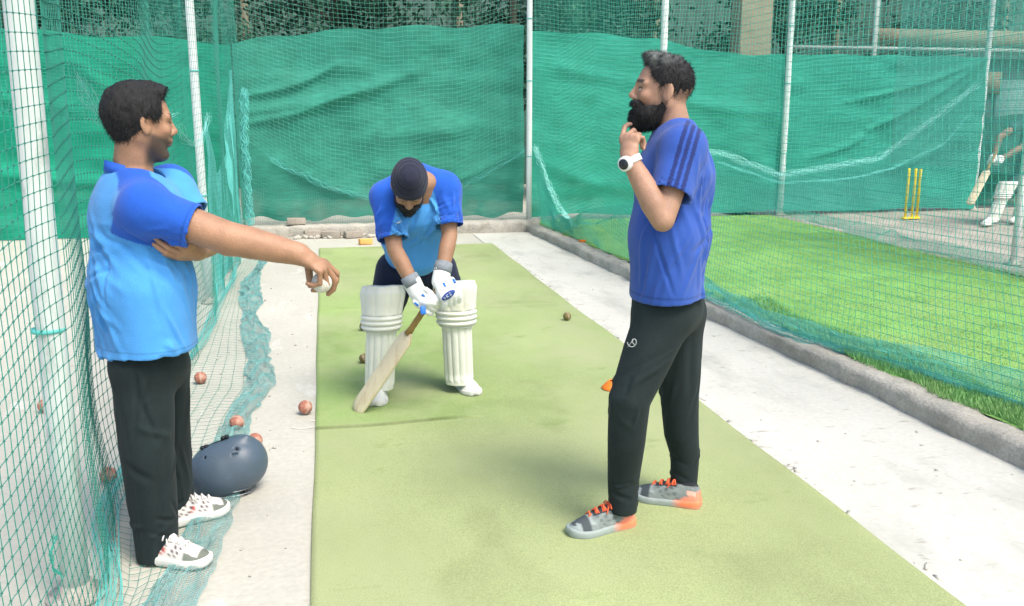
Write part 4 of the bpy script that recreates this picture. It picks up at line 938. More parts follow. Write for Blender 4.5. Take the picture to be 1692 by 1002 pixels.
def matcol(P):
    x, y = P[:, 0], P[:, 1]; rear = sstep(4.45, 4.49, y-.03*x)*sstep(1.0, .55, x)*.55+.45*sstep(4.0, 5.0, y+.3*vnoise(P*V(2, 2, 1))); rear = rear*(1-.55*sstep(6.2, 9, y))
    w = np.clip(.5+.8*fbm(P*V(1.3, .8, 0)+3, 3), 0, 1); q = sstep(.35, .8, fbm(P*V(3.5, 2.2, 0)+9, 3)); C = V(.345, .40, .19)*(1-rear[:, None])+V(.25, .355, .125)*rear[:, None]
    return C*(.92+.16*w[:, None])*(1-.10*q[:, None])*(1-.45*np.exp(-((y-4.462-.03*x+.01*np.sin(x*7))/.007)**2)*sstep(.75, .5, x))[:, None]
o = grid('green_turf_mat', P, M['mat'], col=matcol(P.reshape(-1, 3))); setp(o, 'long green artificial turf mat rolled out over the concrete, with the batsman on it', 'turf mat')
# kerbs
def kx(Y): return 2.671+(11.705-Y)*.0405
def kerb(name, pts, w, h, label=None, mseed=0):
    """a run of kerb along pts; pts are the foot line, w width to the right, h height"""
    P = []; pts = [V(*p) for p in pts]; n = 160; t = np.linspace(0, len(pts)-1, n)
    for k in t:
        i = min(int(k), len(pts)-2); a, b = pts[i], pts[i+1]; p = a+(b-a)*(k-i); d = nrm(b-a); s = V(d[1], -d[0], 0)
        q = []
        for u, z in ((0, -.01), (.004, h*.35), (.02, h*.75), (.05, h*.96), (.5, h), (.93, h*.98), (1, h*.8), (1.03, -.01)):
            x = p+s*(u*w)+V(0, 0, z); x = x+s*.022*fbm(x*V(6, 6, 9)+mseed, 3)+V(0, 0, .012*fbm(x*V(8, 8, 3)+5, 3)); q.append(x)
        P.append(q)
    o = grid(name, np.array(P), M['kerb']); return o
setp(kerb('side_kerb', [(kx(12.2), 12.2, 0), (kx(8), 8, 0), (kx(4), 4, 0), (kx(.5), .5, 0)][::-1], .2, .105), kind='structure')
setp(kerb('back_kerb', [(-1.0, 12.02, 0), (2.85, 12.02, 0)], -.34, .15, mseed=4), kind='structure')
def lawnz(X, Y): return .105+.008*fbm(np.stack([X*2, Y*2, 0*X], -1), 2)
xs = np.linspace(0, 1, 60); ys = np.linspace(.5, 12.45, 120)
P = np.array([[(kx(y)+.17+(6.45-.045*(12.4-y)-kx(y)-.17)*u, y, 0) for u in xs] for y in ys]); P[..., 2] = lawnz(P[..., 0], P[..., 1])
setp(grid('lawn', P, M['lawn']), kind='structure')
xs = np.concatenate([np.linspace(6.3, 14, 40), [40]]); ys = np.concatenate([np.linspace(.5, 13.5, 60), [30]])
o = sheet('lane_floor', xs, ys, lambda X, Y: .098+.006*fbm(np.stack([X*2, Y*2, 0*X], -1), 2), M['dirt']); setp(o, kind='structure')
# grass blades
def blades(n, xf, yr, h, seed, name):
    r = np.random.default_rng(seed); y = yr[0]+(yr[1]-yr[0])*r.random(n)**1.25; u = r.random(n); a, b = xf(y); x = a+(b-a)*u; z = lawnz(x, y)-.003
    th = r.random(n)*2*pi; l = h*(.5+r.random(n)); w = .0022+.0015*r.random(n); lean = (r.random((n, 2))-.5)*1.1
    c, s = np.cos(th)*w, np.sin(th)*w; p = np.stack([x, y, z], 1)
    q = np.stack([p-np.stack([c, s, 0*c], 1), p+np.stack([c, s, 0*c], 1), p+np.stack([c*.3+lean[:, 0]*l, s*.3+lean[:, 1]*l, l], 1), p+np.stack([-c*.3+lean[:, 0]*l, -s*.3+lean[:, 1]*l, l], 1)], 1)
    o = mesh(name, q.reshape(-1, 3), np.arange(4*n).reshape(-1, 4), M['blade'], smooth=False); setp(o, 'short bright green grass of the lawn behind the right net', 'grass', kind='stuff')
blades(150000, lambda y: (kx(y)+.19, 6.4+0*y), (2.6, 12.3), .010, 1, 'grass')
blades(26000, lambda y: (kx(y)+.165+.03*np.sin(y*9), kx(y)+.5+.08*np.sin(y*3)), (2.4, 6.6), .035, 2, 'edge_grass')

# ---------------------------------------------------------------- nets
def netmat(name, col, rough=.6, trans=.0):
    m = mat(name, col, rough, .15, 5, spec=.3); return m
NET_K = netmat('knot_twine', (.012, .13, .09)); NET_G = netmat('green_twine', (.05, .36, .27)); NET_C = netmat('cyan_twine', (.12, .50, .45)); NET_D = netmat('dark_teal_twine', (.03, .22, .165))
NET_W = netmat('pale_cyan_twine', (.28, .66, .62)); NET_T = netmat('washed_teal_twine', (.10, .36, .30))
def strands(P, r, lines='uv'):
    """P (nv,nu,3) knots -> three-sided twine along both directions"""
    nv, nu = P.shape[:2]; du = np.gradient(P, axis=1); dv = np.gradient(P, axis=0); n = np.cross(du, dv); n /= np.linalg.norm(n, axis=2)[..., None]+1e-9
    Vv = []; Ff = []; base = 0
    for ax, c in (('u', dv), ('v', du)):
        if ax not in lines: continue
        e = c/(np.linalg.norm(c, axis=2)[..., None]+1e-9); Q = np.stack([P+e*r, P+(-.5*e+.866*n)*r, P+(-.5*e-.866*n)*r], 2)
        if ax == 'v': Q = Q.transpose(1, 0, 2, 3)
        a, b = Q.shape[:2]; i = np.arange(a*b*3).reshape(a, b, 3)+base
        for k in range(3): k2 = (k+1) % 3; Ff.append(np.stack([i[:, :-1, k].ravel(), i[:, :-1, k2].ravel(), i[:, 1:, k2].ravel(), i[:, 1:, k].ravel()], 1))
        Vv.append(Q.reshape(-1, 3)); base += a*b*3
    return np.concatenate(Vv), np.concatenate(Ff)
def net(name, P, r, m, parent=None, lines='uv', knots=0, label=None, cat='net', group=None, kind=None):
    v, f = strands(P, r, lines)
    if knots:
        K = P[1:-1, 1:-1].reshape(-1, 3); o6 = np.array([(1, 0, 0), (-1, 0, 0), (0, 1, 0), (0, -1, 0), (0, 0, 1), (0, 0, -1)])*knots
        b = len(v); v = np.concatenate([v, (K[:, None]+o6[None]).reshape(-1, 3)]); q = np.array([(0, 2, 4, 4), (2, 1, 4, 4), (1, 3, 4, 4), (3, 0, 4, 4), (2, 0, 5, 5), (1, 2, 5, 5), (3, 1, 5, 5), (0, 3, 5, 5)])
        q = np.array([(0, 2, 1, 3), (0, 4, 1, 5), (2, 4, 3, 5)]); f = np.concatenate([f, (b+np.arange(len(K))[:, None, None]*6+q[None]).reshape(-1, 4)])
    o = mesh(name, v, f, m, parent, smooth=False)
    if label: setp(o, label, cat, group)
    if kind: o['kind'] = kind
    return o
def knot_mesh(P, s):
    K = P[1:-1, 1:-1].reshape(-1, 3); K = K[K[:, 1] < 7]; o6 = np.array([(1, 0, 0), (-1, 0, 0), (0, 1, 0), (0, -1, 0), (0, 0, 1), (0, 0, -1)])*s
    q = np.array([(0, 2, 4), (2, 1, 4), (1, 3, 4), (3, 0, 4), (2, 0, 5), (1, 2, 5), (3, 1, 5), (0, 3, 5)])
    return (K[:, None]+o6[None]).reshape(-1, 3), (np.arange(len(K))[:, None, None]*6+q[None]).reshape(-1, 3)
def nz(*a): return fbm(np.stack(np.broadcast_arrays(*a), -1), 2)
# left net: from the near pole to the back wall, then over the floor into the lane
def left_x(Y): return -.90-.02*(Y-3)*0+np.interp(Y, [1, 2.6, 3.0, 3.4, 3.7, 6, 8, 12.2], [.12, .13, .12, .02, -.05, -.04, -.03, -.16])
ys = np.arange(1.3, 12.3, .05); zs = np.arange(0, 3.9, .05); Yg, Zg = np.meshgrid(ys, zs)
sag = .05*np.sin(Yg*1.6+.5)*np.sin(np.clip(Zg/3.8, 0, 1)*pi)+.035*nz(Yg*1.2, Zg*.8, 0*Yg)+.05*np.exp(-Zg*2)*nz(Yg*2.5, Zg*.6, 0*Yg+4)
P = np.stack([left_x(Yg)+sag, Yg+.03*nz(Yg*1.3, Zg*1.2, 0*Yg+7)+.07*np.exp(-Zg*1.3)*nz(Yg*2.2, Zg*2, 0*Yg+9), np.maximum(Zg+.03*nz(Yg*.9, Zg*1.1, 0*Yg+3)*(Zg > 0)-.16*np.sin(Yg*.75+.4)**2*sstep(0, 2, Zg), .006)], -1)
LN = thing('practice_net', 'tall knotted net along the left side of the lane, in front of the thick pole', 'net', (-.9, 6, 0))
net('netting', P, .0015, NET_D, LN); v, f = knot_mesh(P, .0042); setp(mesh('knots', v, f, NET_K, LN, smooth=False), kind='stuff')
# the net's foot lies on the floor up to a gathered band
ce = lambda Y: np.interp(Y, [1.3, 2.8, 3.3, 3.9, 4.7, 5.3, 6, 7, 8.7, 10.2, 12], [-.56, -.575, -.53, -.52, -.52, -.45, -.50, -.62, -.76, -.70, -.8])
us = np.linspace(0, 1, 8); Yg, Ug = np.meshgrid(np.arange(1.3, 12, .05), us); xa = left_x(Yg)+.02
P = np.stack([xa+(ce(Yg)-xa)*Ug, Yg+.05*nz(Yg*2, Ug*3, 0*Yg+2), .006+.006*np.abs(nz(Yg*4, Ug*5, 0*Yg))], -1)
net('floor_netting', P, .0011, NET_D, LN)
Yg, Ug = np.meshgrid(np.arange(1.3, 11.4, .0125), np.linspace(0, 1, 22)); wd = .15+.06*nz(Yg*1.5, 0*Yg, 0*Yg+5)
P = np.stack([ce(Yg)+wd*(Ug-.35)+.012*nz(Yg*9, Ug*6, 0*Yg), Yg+.03*nz(Yg*5, Ug*4, 0*Yg+8), .010+.03*np.abs(nz(Yg*3.5, Ug*3, 0*Yg+1))*(1-(2*Ug-1)**2)], -1)
M['gather'] = mat('gathered_teal_netting', (.17, .37, .36), .9, .3, 30, spec=.1)
net('gathered_hem', P, .0012, M['gather'], LN, kind='stuff')
def bunch(name, path, n, spread, r, m, parent, seed=0, wave=18):
    """a bundle of slack twine along a path"""
    rg = np.random.default_rng(seed); path = np.array([V(*p) for p in path]); t = np.linspace(0, len(path)-1, 240); C = np.stack([np.interp(t, np.arange(len(path)), path[:, k]) for k in range(3)], 1)
    # smooth the polyline
    for _ in range(14): C[1:-1] = (C[:-2]+C[2:]+2*C[1:-1])/4
    Vv = []; Ff = []; b = 0
    for k in range(n):
        ph = rg.random(6)*6.28; s = np.arange(len(C))/len(C); o = (rg.random(3)-.5)*2*spread
        D = np.stack([o[j]+spread*.7*np.sin(s*wave*(1+j*.37)*(.7+.6*rg.random())+ph[j])+spread*.4*np.sin(s*wave*4.1+ph[j+3]) for j in range(3)], 1); Q = C+D*V(1, 1, .8); Q[:, 2] = np.maximum(Q[:, 2], .012)
        ring = Q[:, None]+np.array([(1, 0, .2), (-.5, .8, .3), (-.5, -.3, -.9)])[None]*r; i = np.arange(len(C)*3).reshape(-1, 3)+b
        for a in range(3): a2 = (a+1) % 3; Ff.append(np.stack([i[:-1, a], i[:-1, a2], i[1:, a2], i[1:, a]], 1))
        Vv.append(ring.reshape(-1, 3)); b += len(C)*3
    return setp(mesh(name, np.concatenate(Vv), np.concatenate(Ff), m, parent, smooth=False), kind='stuff')
fp = [(left_x(y)+.03+.02*sin(y*3), y, .02) for y in np.arange(1.5, 12.1, .35)]
bunch('foot_hem', fp, 26, .026, .0013, NET_C, LN, 1)
bunch('loose_tie', [(-0.8972,2.95,0.2336), (-0.9112,2.93,0.1818), (-0.9091,2.93,0.1288), (-0.8888,2.95,0.0905)], 4, .004, .0022, NET_G, LN, 7)
ys_ = np.arange(7.9, 12.25, .028); Yg, Ug = np.meshgrid(ys_, np.linspace(0, 1, 60)); tz = 1.0+.5*sstep(8.8, 7.9, Yg)+1.1*sstep(9.2, 12.2, Yg)
P = np.stack([left_x(Yg)-.03+.03*nz(Yg*2, Ug*3, 0*Yg+80), Yg, .01+tz*Ug], -1); net('slack_layer', P, .0015, NET_C, LN, kind='stuff')
bunch('upright_hem', [(-0.9223,11.9,1.852), (-0.9663,11.9,1.339), (-0.9569,11.9,0.7418), (-0.9586,11.9,0.193)], 24, .035, .003, NET_C, LN, 3)
# scalloped slack below the second pole
for pts, sd in (([(-0.8973,7.8,1.56), (-0.8808,7.4,1.447), (-0.8936,7.1,1.359), (-0.9058,6.8,1.351), (-0.9101,6.5,1.393), (-0.89,6,1.505)], 5), ([(-0.8056,3.4,1.681), (-0.8217,3.6,1.581), (-0.8286,4,1.5), (-0.8339,4.6,1.476), (-0.827,5.6,1.56)], 11)): bunch('slack_fold', pts, 12, .022, .0007, NET_W, LN, sd, 5)
# right net
def right_x(Y, Z=0): return kx(Y)+.13+np.interp(Y, [1, 3.7, 4.5, 5.15, 5.7, 6.6, 8, 12.2], [.4, .27, .14, .0, -.1, -.04, .02, .0])*np.exp(-np.asarray(Z)*1.1)
ys = np.arange(1.6, 12.2, .05); zs = np.arange(0, 3.9, .05); Yg, Zg = np.meshgrid(ys, zs)
bot = np.interp(Yg, [1, 3.5, 5.2, 6.6, 8, 9, 9.6, 11.3, 12.2], [.13, .13, .10, .12, .12, .3, .42, .02, .25])
sag = .05*np.sin(Yg*1.3)*np.sin(np.clip(Zg/3.8, 0, 1)*pi)+.03*nz(Yg, Zg*.7, 0*Yg+20)
P = np.stack([right_x(Yg, Zg)+sag, Yg+.03*nz(Yg*1.2, Zg, 0*Yg+21)+.06*np.exp(-Zg)*nz(Yg*2, Zg*2, 0*Yg+22), bot+Zg*(3.85-bot)/3.85], -1)
RN = thing('practice_net', 'tall teal net along the right kerb, sagging in scallops behind the bearded man', 'net', (2.95, 6, .1))
net('netting', P, .0017, NET_G, RN)
Yg, Ug = np.meshgrid(np.arange(1.6, 8.2, .012), np.linspace(0, 1, 20)); b0 = np.interp(Yg, [1, 3.5, 5.2, 6.6, 8.2], [.13, .13, .10, .12, .12]); hh = .13+.05*nz(Yg*1.4, 0*Yg, 0*Yg+31)
P = np.stack([right_x(Yg, 0)+.015+.05*(1-Ug)*nz(Yg*1.5, Ug*2, 0*Yg+33)+.02*nz(Yg*7, Ug*4, 0*Yg), Yg+.02*nz(Yg*5, Ug*4, 0*Yg+30), b0+hh*Ug], -1)
net('gathered_hem', P, .0014, NET_C, RN, kind='stuff')
bunch('foot_hem', [(right_x(y)+.01, y, .13) for y in np.arange(1.7, 8, .3)], 16, .018, .0013, NET_C, RN, 2)
# second layer, from the corner post down to the kerb
Yg, Ug = np.meshgrid(np.arange(8.2, 12.15, .022), np.linspace(0, 1, 60)); topz = np.interp(Yg, [8.2, 9.2, 10, 10.8, 11.3, 11.7, 12.15], [.75, .62, .5, .30, .32, .6, 1.12]); b0 = .1
P = np.stack([kx(Yg)+.20+.04*nz(Yg*1.5, Ug*1.5, 0*Yg+40), Yg, b0+(topz-b0)*Ug], -1); net('slack_layer', P, .0016, NET_G, RN, kind='stuff')
bunch('slack_fold', [(2.789,12.1,1.137), (2.928,12,0.6793), (3.066,11.9,0.3594), (3.181,11.6,0.1293), (3.317,11.2,-0.0311)], 22, .028, .002, NET_W, RN, 8)
bunch('slack_fold', [(3.167,11.7,0.1504), (3.394,11.2,0.1865), (3.339,10.4,0.353), (3.462,10,0.5477)], 10, .015, .0018, NET_C, RN, 9)
# back wall: knotted net on top, scalloped bottom; green shade cloth behind
hem_x = [-9, -6, -4.1, -1.05, -.6, .1, .8, 1.7, 2.7, 4, 5.5, 6.5, 8.1, 9.5, 9.9, 13]; hem_z = [1.7, 1.2, 1.6, 1.3, .95, .6, .43, .55, 1.08, .9, 1.05, .7, .93, 1.92, 2.2, 2.2]
Xg, Ug = np.meshgrid(np.arange(-9, 13, .06), np.linspace(0, 1, 62)); hz = np.interp(Xg, hem_x, hem_z)
P = np.stack([Xg+.03*nz(Xg*2, Ug*5, 0*Xg), 12.30+.05*nz(Xg, Ug*3, 0*Xg+50), hz+(4.1-hz)*Ug+.03*nz(Xg*2, Ug*4, 0*Xg+51)], -1)
BN = thing('practice_net', 'wide knotted net strung across the back of all lanes in front of the green cloth', 'net', (2, 12.3, .1))
net('netting', P, .0014, netmat('mid_teal_twine', (.065, .35, .26)), BN)
for a, b, sd in ((-.7, 2.7, 10), (5.1, 9.6, 12)):
    xs_ = np.linspace(a, b, 30); bunch('scalloped_hem', [(x, 12.26, np.interp(x, hem_x, hem_z)) for x in xs_], 22 if a > 0 else 8, .035, .0014 if a > 0 else .0012, NET_W if a > 0 else NET_C, BN, sd, 30)
bunch('scalloped_hem', [(5.471,12.2,0.9027), (6.471,12.2,0.5885), (7.532,12.2,0.635), (8.214,12.2,0.7683), (9.086,12.2,1.135), (9.448,12.2,1.56)], 10, .015, .002, NET_C, BN, 13, 20)
# dense lower layer under the sag on the right
Xg, Ug = np.meshgrid(np.arange(5.1, 9.8, .03), np.linspace(0, 1, 40)); hz = np.interp(Xg, hem_x, hem_z)
P = np.stack([Xg+.02*nz(Xg*3, Ug*3, 0*Xg+60), 12.36+.03*nz(Xg*2, Ug*3, 0*Xg), .16+(hz-.16)*Ug], -1); net('slack_layer', P, .0017, NET_C, BN, kind='stuff')
Xg, Ug = np.meshgrid(np.arange(-1.0, 2.7, .03), np.linspace(0, 1, 24)); hz = np.interp(Xg, hem_x, hem_z)
P = np.stack([Xg+.02*nz(Xg*3, Ug*3, 0*Xg+61), 12.28+.03*nz(Xg*2, Ug*3, 0*Xg)-.12*(1-Ug), .06+(hz-.06)*Ug], -1); net('slack_layer.001', P, .0013, NET_D, BN, kind='stuff')
# net between the second and third lanes
Yg, Zg = np.meshgrid(np.arange(4.5, 12.4, .06), np.arange(0, 3.9, .06))
P = np.stack([6.58-.075*(12.4-Yg)*np.exp(-Zg)+.05*np.sin(Yg)*np.sin(Zg*.8)+.03*nz(Yg, Zg, 0*Yg+70), Yg+.05*nz(Yg*1.5, Zg, 0*Yg+71), Zg+.13], -1)
DN = thing('practice_net', 'net standing at the far edge of the lawn in front of the yellow stumps', 'net', (6.5, 9, .1)); net('netting', P, .0013, NET_D, DN)
Yg, Ug = np.meshgrid(np.arange(5, 12.3, .02), np.linspace(0, 1, 12)); P = np.stack([6.60-.075*(12.4-Yg)-.10*(1-Ug)+.05*nz(Yg*2, Ug*2, 0*Yg), Yg, .135+.12*Ug+.02*nz(Yg*4, Ug, 0*Yg)], -1)
net('gathered_hem', P, .0016, NET_G, DN, kind='stuff')

Yg, Ug = np.meshgrid(np.arange(6.6, 9.6, .02), np.linspace(0, 1, 140)); P = np.stack([6.62-.06*(12.4-Yg)+.04*nz(Yg*2, Ug*4, 0*Yg+90), Yg, 1.02+2.8*Ug], -1); net('slack_layer', P, .0022, NET_T, DN, kind='stuff')
# shade cloth
def clothmat(name, col, thin=.10):
    m = mat(name, col, .75, .10, 2.2, .2, 200, spec=.2, fine=(45, .16), stretch=(.14, .14, 1)); nt = m.node_tree; N = nt.nodes; L = nt.links; b = N['Principled BSDF']; out = N['Material Output']
    src = b.inputs['Base Color'].links[0].from_socket
    tr = N.new('ShaderNodeBsdfTranslucent'); L.new(src, tr.inputs[0]); ad = N.new('ShaderNodeMixShader'); ad.inputs[0].default_value = .3; L.new(b.outputs[0], ad.inputs[1]); L.new(tr.outputs[0], ad.inputs[2])
    tp = N.new('ShaderNodeBsdfTransparent'); mx = N.new('ShaderNodeMixShader'); n = N.new('ShaderNodeTexNoise'); n.inputs['Scale'].default_value = 3; n.inputs['Detail'].default_value = 5
    tc = N.new('ShaderNodeTexCoord'); L.new(tc.outputs['Object'], n.inputs['Vector']); r = N.new('ShaderNodeMapRange'); r.inputs[1].default_value = .35; r.inputs[2].default_value = .75; r.inputs[3].default_value = 0; r.inputs[4].default_value = thin*2.5
    L.new(n.outputs['Fac'], r.inputs[0]); L.new(r.outputs[0], mx.inputs[0]); L.new(ad.outputs[0], mx.inputs[1]); L.new(tp.outputs[0], mx.inputs[2]); L.new(mx.outputs[0], out.inputs[0]); return m
def cloth(x0, x1, zb, zt, folds, m, label, Y=12.5, seed=0, depth=.05):
    nx = int((x1-x0)/.04)+1; nzn = 90; X = np.linspace(x0, x1, nx)[None]; U = np.linspace(0, 1, nzn)[:, None]; bz = zb(X); tz = zt(X); Z = bz+(tz-bz)*U; X = X+0*U
    D = .65*depth*fbm(np.stack([X*.8, Z*.9+0*X, X*0+seed], -1), 3)+.02*np.sin(X*7+3*Z+seed)*sstep(1, .2, U)
    D = D+.025*vnoise(np.stack([X*2.5, Z*6, X*0+seed+3], -1))
    for (ax, az, bx, bz_, w, amp) in folds:
        a = V(ax, az); b = V(bx, bz_); d = b-a; L2 = d@d; t = np.clip(((X-a[0])*d[0]+(Z-a[1])*d[1])/L2, 0, 1); q = np.hypot(X-a[0]-t*d[0], Z-a[1]-t*d[1]+.08*np.sin(t*pi)); D = D-amp*np.exp(-(q/w)**2)*np.sin(np.clip(t, .05, .95)*pi)**.5
    P = np.stack([X, Y+D, Z], -1); o = grid('shade_cloth', P, m, loc=((x0+x1)/2, Y, 0)); setp(o, label, 'shade cloth'); return o
CG = clothmat('green_shade_cloth', (.014, .33, .20), .04); CM = clothmat('duller_green_shade_cloth', (.05, .31, .225), .08); CB = clothmat('bright_green_shade_cloth', (.04, .37, .265), .03)
cloth(-11, -1.12, lambda X: .0*X+.005, lambda X: 2.52+.05*np.sin(X*1.3)-.03*np.sin(X*4), [(-9, 2.3, -5, 1.2, .1, .08), (-6, 2.4, -3, 1.6, .08, .06), (-3, 2.2, -1.4, 1.1, .08, .07), (-5, 1, -2, .7, .1, .08)], CG, 'green shade cloth closing the lanes beyond the left net', seed=1)
cloth(-1.1, 2.72, lambda X: .19+.03*np.sin(X*5)+.02*np.sin(X*13), lambda X: np.interp(X, [-1.1, -.6, 0, 1, 1.9, 2.7], [2.45, 2.55, 2.62, 2.7, 2.72, 2.76])+.02*np.sin(X*6), [(-.9, 1.6, 1.2, 2.1, .08, .11), (-1, 1.45, .5, 1.9, .05, .08), (-.6, .95, .8, .42, .09, .08), (.8, .4, 2.6, 1.05, .08, .07), (-1, 1.8, .2, 2.2, .05, .09), (.2, 1.3, 2.4, 1.5, .12, .05)], CM, 'dull green shade cloth closing the middle lane behind the batsman', seed=2, depth=.06)
cloth(2.76, 6.62, lambda X: .16+.02*np.sin(X*4), lambda X: np.interp(X, [2.76, 3.6, 4.6, 5.6, 6.62], [2.66, 2.66, 2.6, 2.42, 2.40])+.015*np.sin(X*7), [(3, 2.3, 4.5, 2.0, .1, .05), (3, .9, 4.4, .5, .1, .06), (4.6, 1.9, 6.4, 1.6, .1, .05)], CB, 'bright green shade cloth behind the bearded man', seed=3)
cloth(6.66, 9.92, lambda X: .14+.02*np.sin(X*3), lambda X: 2.42+.01*np.sin(X*7)+.0*X, [(9.85, 2.4, 8.0, 1.35, .05, .13), (9.85, 2.4, 7.6, 1.75, .035, .08), (9.8, 2.3, 8.5, 1.15, .05, .10), (8, 1.3, 7, .95, .06, .07), (9.6, 1.3, 8.2, .7, .07, .07), (9.7, 2.0, 8.8, 1.0, .05, .09)], CG if False else CB, 'bright green shade cloth pulled into diagonal folds behind the yellow stumps', seed=4)
cloth(9.98, 13.5, lambda X: .14+0*X, lambda X: 1.55+.03*np.sin(X*3), [(10, 1.3, 11.5, .6, .1, .08)], clothmat('thin_teal_cloth', (.02, .15, .11), .16), 'low dark teal cloth beyond the last post at the right edge', Y=12.7, seed=5)

# poles
def pole(name, x, y, z0, z1, r, label, lean=(0, 0), wrap=False, pm=None):
    t = setp(thing(name, label, 'pole', (x, y, z0)))
    pts = [(x+lean[0]*k/6, y+lean[1]*k/6, z0+(z1-z0)*k/6) for k in range(7)]; MB().tube(pts, r, 16).build('shaft', pm or M['pole'], t)
    MB().tube([(x, y, z0), (x, y, z0+.012), (x, y, z0+.013), (x, y, z0+.05)], [r*2.2, r*2.2, r*1.25, r*1.2], 16).build('base_collar', M['kerb'], t)
    for zz in (z0+.9, z0+1.9, z0+2.7): MB().tube([(x, y, zz), (x, y, zz+.012)], r*1.16, 14).build('twine_tie', NET_C, t)
    return t
pole('net_pole', -.862, 2.98, 0, 4.2, .043, 'thick white pole close at the left edge, behind the knotted net', (.03, 0), pm=M['polen'])
pole('net_pole', -1.0, 7.9, 0, 4.2, .034, 'white pole with slack netting around it, behind the outstretched arm')
pole('net_pole', -4.06, 12.2, 0, 4.4, .03, 'thin pale pole far back in the lane left of the net')
pole('net_pole', 2.735, 12.22, .1, 4.4, .038, 'white corner pole straight behind, at the end of the right kerb')
pole('net_pole', 3.0, 7.93, .08, 4.4, .030, 'white pole rising behind the head of the bearded man')
pole('net_pole', 6.62, 12.45, .1, 4.4, .043, 'white pole on the far corner of the lawn, between two bright cloths')
pole('net_pole', 9.95, 12.55, .1, 4.6, .042, 'white pole between the folded cloth and the far batsman')
pole('net_pole', 6.68, 7.75, .1, 4.4, .035, 'white pole at the right edge of the frame, in front of the far batsman')

# yellow stumps
st = thing('wicket_stumps', 'three yellow plastic stumps on a yellow base in the right hand lane', 'stumps', (8.139,11.49,0.11))
b = V(*st.location); MB().box(b+V(0, 0, .015), (.27, .075, .028)).build('base', M['yellow'], st, bevel=.006)
for dx in (-.095, .012, .088):
    MB().tube([b+V(dx, 0, .02), b+V(dx+.0, 0, .68), b+V(dx, 0, .70), b+V(dx, 0, .712)], [.018, .018, .019, .012], 12).build('stump', M['yellow'], st)
# balls and markers on the ground
for px, r, lab, m_, ax in (((-0.7714,5.438,0), .036, 'scuffed reddish ball on the concrete between the trouser leg and the gathered net', 'ball', (1, .2, .1)), ((-0.4888,4.569,0), .036, 'scuffed reddish ball just above the helmet, on the gathered net', 'ball', (.2, 1, .3)),
        ((-0.3798,4.277,0), .036, 'scuffed ball partly hidden behind the top right of the helmet', 'ball', (.4, .2, 1)), ((-0.1532,4.744,0), .037, 'scuffed reddish ball beside the left edge of the green mat', 'ball', (1, .5, -.3)),
        ((-1.521,5.054,0), .036, 'ball seen through the left net at the far left', 'ball', (0, 1, 1)), ((-0.971,3.965,0), .036, 'ball at the foot of the left net behind the trouser leg', 'ball', (1, 0, 1)),
        ((1.779,6.59,0), .032, 'small worn olive brown ball alone on the mat right of the batsman', 'ballb', (1, .2, .1)), ((0.2353,6.561,0), .034, 'dark worn ball on the mat, peeping out left of the knee roll of the pad', 'ballb', (1, 1, .1)), ((0.196,5.661,0), .032, 'dark worn ball on the mat, peeping out left of the shin of the pad', 'ballb', (1, 0, .4))):
    z = .011 if -.1 < px[0] < 1.97 and m_ == 'ballb' else 0
    ball_at((px[0], px[1], r+z), r, M[m_], lab, 'old cricket balls lying on the ground', ax)
def disc(p, R, h, m, name, lab):
    c = V(*p); rr = []
    for r_, z in ((R, 0), (R, .005), (R*.86, h*.35), (R*.55, h*.85), (R*.42, h), (R*.36, h), (R*.34, h*.93), (R*.5, h*.78), (R*.84, h*.2), (R*.95, 0)): rr.append([c+V(r_*cos(a), r_*sin(a), z) for a in np.linspace(0, 2*pi, 28, endpoint=False)])
    o = MB().loft(rr, caps=False).build(name, m, loc=p); setp(o, lab, 'marker disc')
disc(tuple(V(*(1.585,4.821,0))+V(0, 0, .013)), .07, .045, M['orange'], 'marker_disc', 'orange marker disc on the mat peeping out behind the knee of the bearded man')
o = MB().box(V(*(0.4531,11.22,0))+V(0, 0, .035), (.16, .09, .07), .2, 0, .012).build('foam_block', mat('orange_foam', (.75, .4, .12), .8, .15, 20), bevel=.008, loc=(0.4531,11.22,0)); setp(o, 'small pale orange block on the concrete behind the batsman, at the foot of the rubble', 'block')
o = MB().box(V(*(2.914,10.16,0.105))+V(0, 0, .012), (.07, .05, .025), .5, 0, .008).build('terracotta_shard', M['orange'], bevel=.004, loc=(2.914,10.16,0.105)); setp(o, 'small orange shard on the right kerb near its far end', 'shard')
# loose bricks and rubble along the back kerb
bl = [((490, 368), 12.15, .15, .0, 'grey brick lying on top of the back kerb at its left part'), ((515, 383), 11.98, .0, .15, 'brick half buried at the foot of the back kerb, left of the middle'), ((548, 386), 11.9, .0, -.2, 'tilted brick at the foot of the back kerb, nearer the batsman'), ((590, 388), 11.85, .0, .3, 'brick with broken corner right beside the orange block')]
for i, (p, y, z, rz, lab) in enumerate(bl):
    x = (-.39, -.18, .05, .33)[i]; o = MB().box((x, y, z+.05), (.23, .11, .085), rz, .1*(i == 2), .012).build('brick', M['brick'], loc=(x, y, z), bevel=.006); setp(o, lab, 'brick', 'loose bricks along the back kerb')
m = MB(); r_ = np.random.default_rng(5)
for i in range(90):
    x = -.9+1.9*r_.random()**.8; s = .012+.04*r_.random()**2; m.box((x, 11.86+.12*r_.random(), s*.4), (s*1.6, s*1.2, s), r_.random()*3, r_.random(), s*.5)
o = m.build('rubble', M['rubble']); setp(o, 'pale crumbled rubble scattered at the foot of the back kerb', 'rubble', kind='stuff')
m = MB()
for i in range(260):
    y = 2.2+9.5*r_.random(); x = (1.99+ .95*r_.random()**1.2) if r_.random() < .6 else (-.75+.6*r_.random()); s = .003+.007*r_.random()**3; m.box((x, y, s*.4), (s*1.8, s*1.3, s), r_.random()*3, 0, s*.5)
for i in range(50):
    y = 2.5+8*r_.random(); m.box((1.985+.03*r_.random(), y, .004), (.02+.05*r_.random(), .012, .006), r_.random()*3, 0, .008)
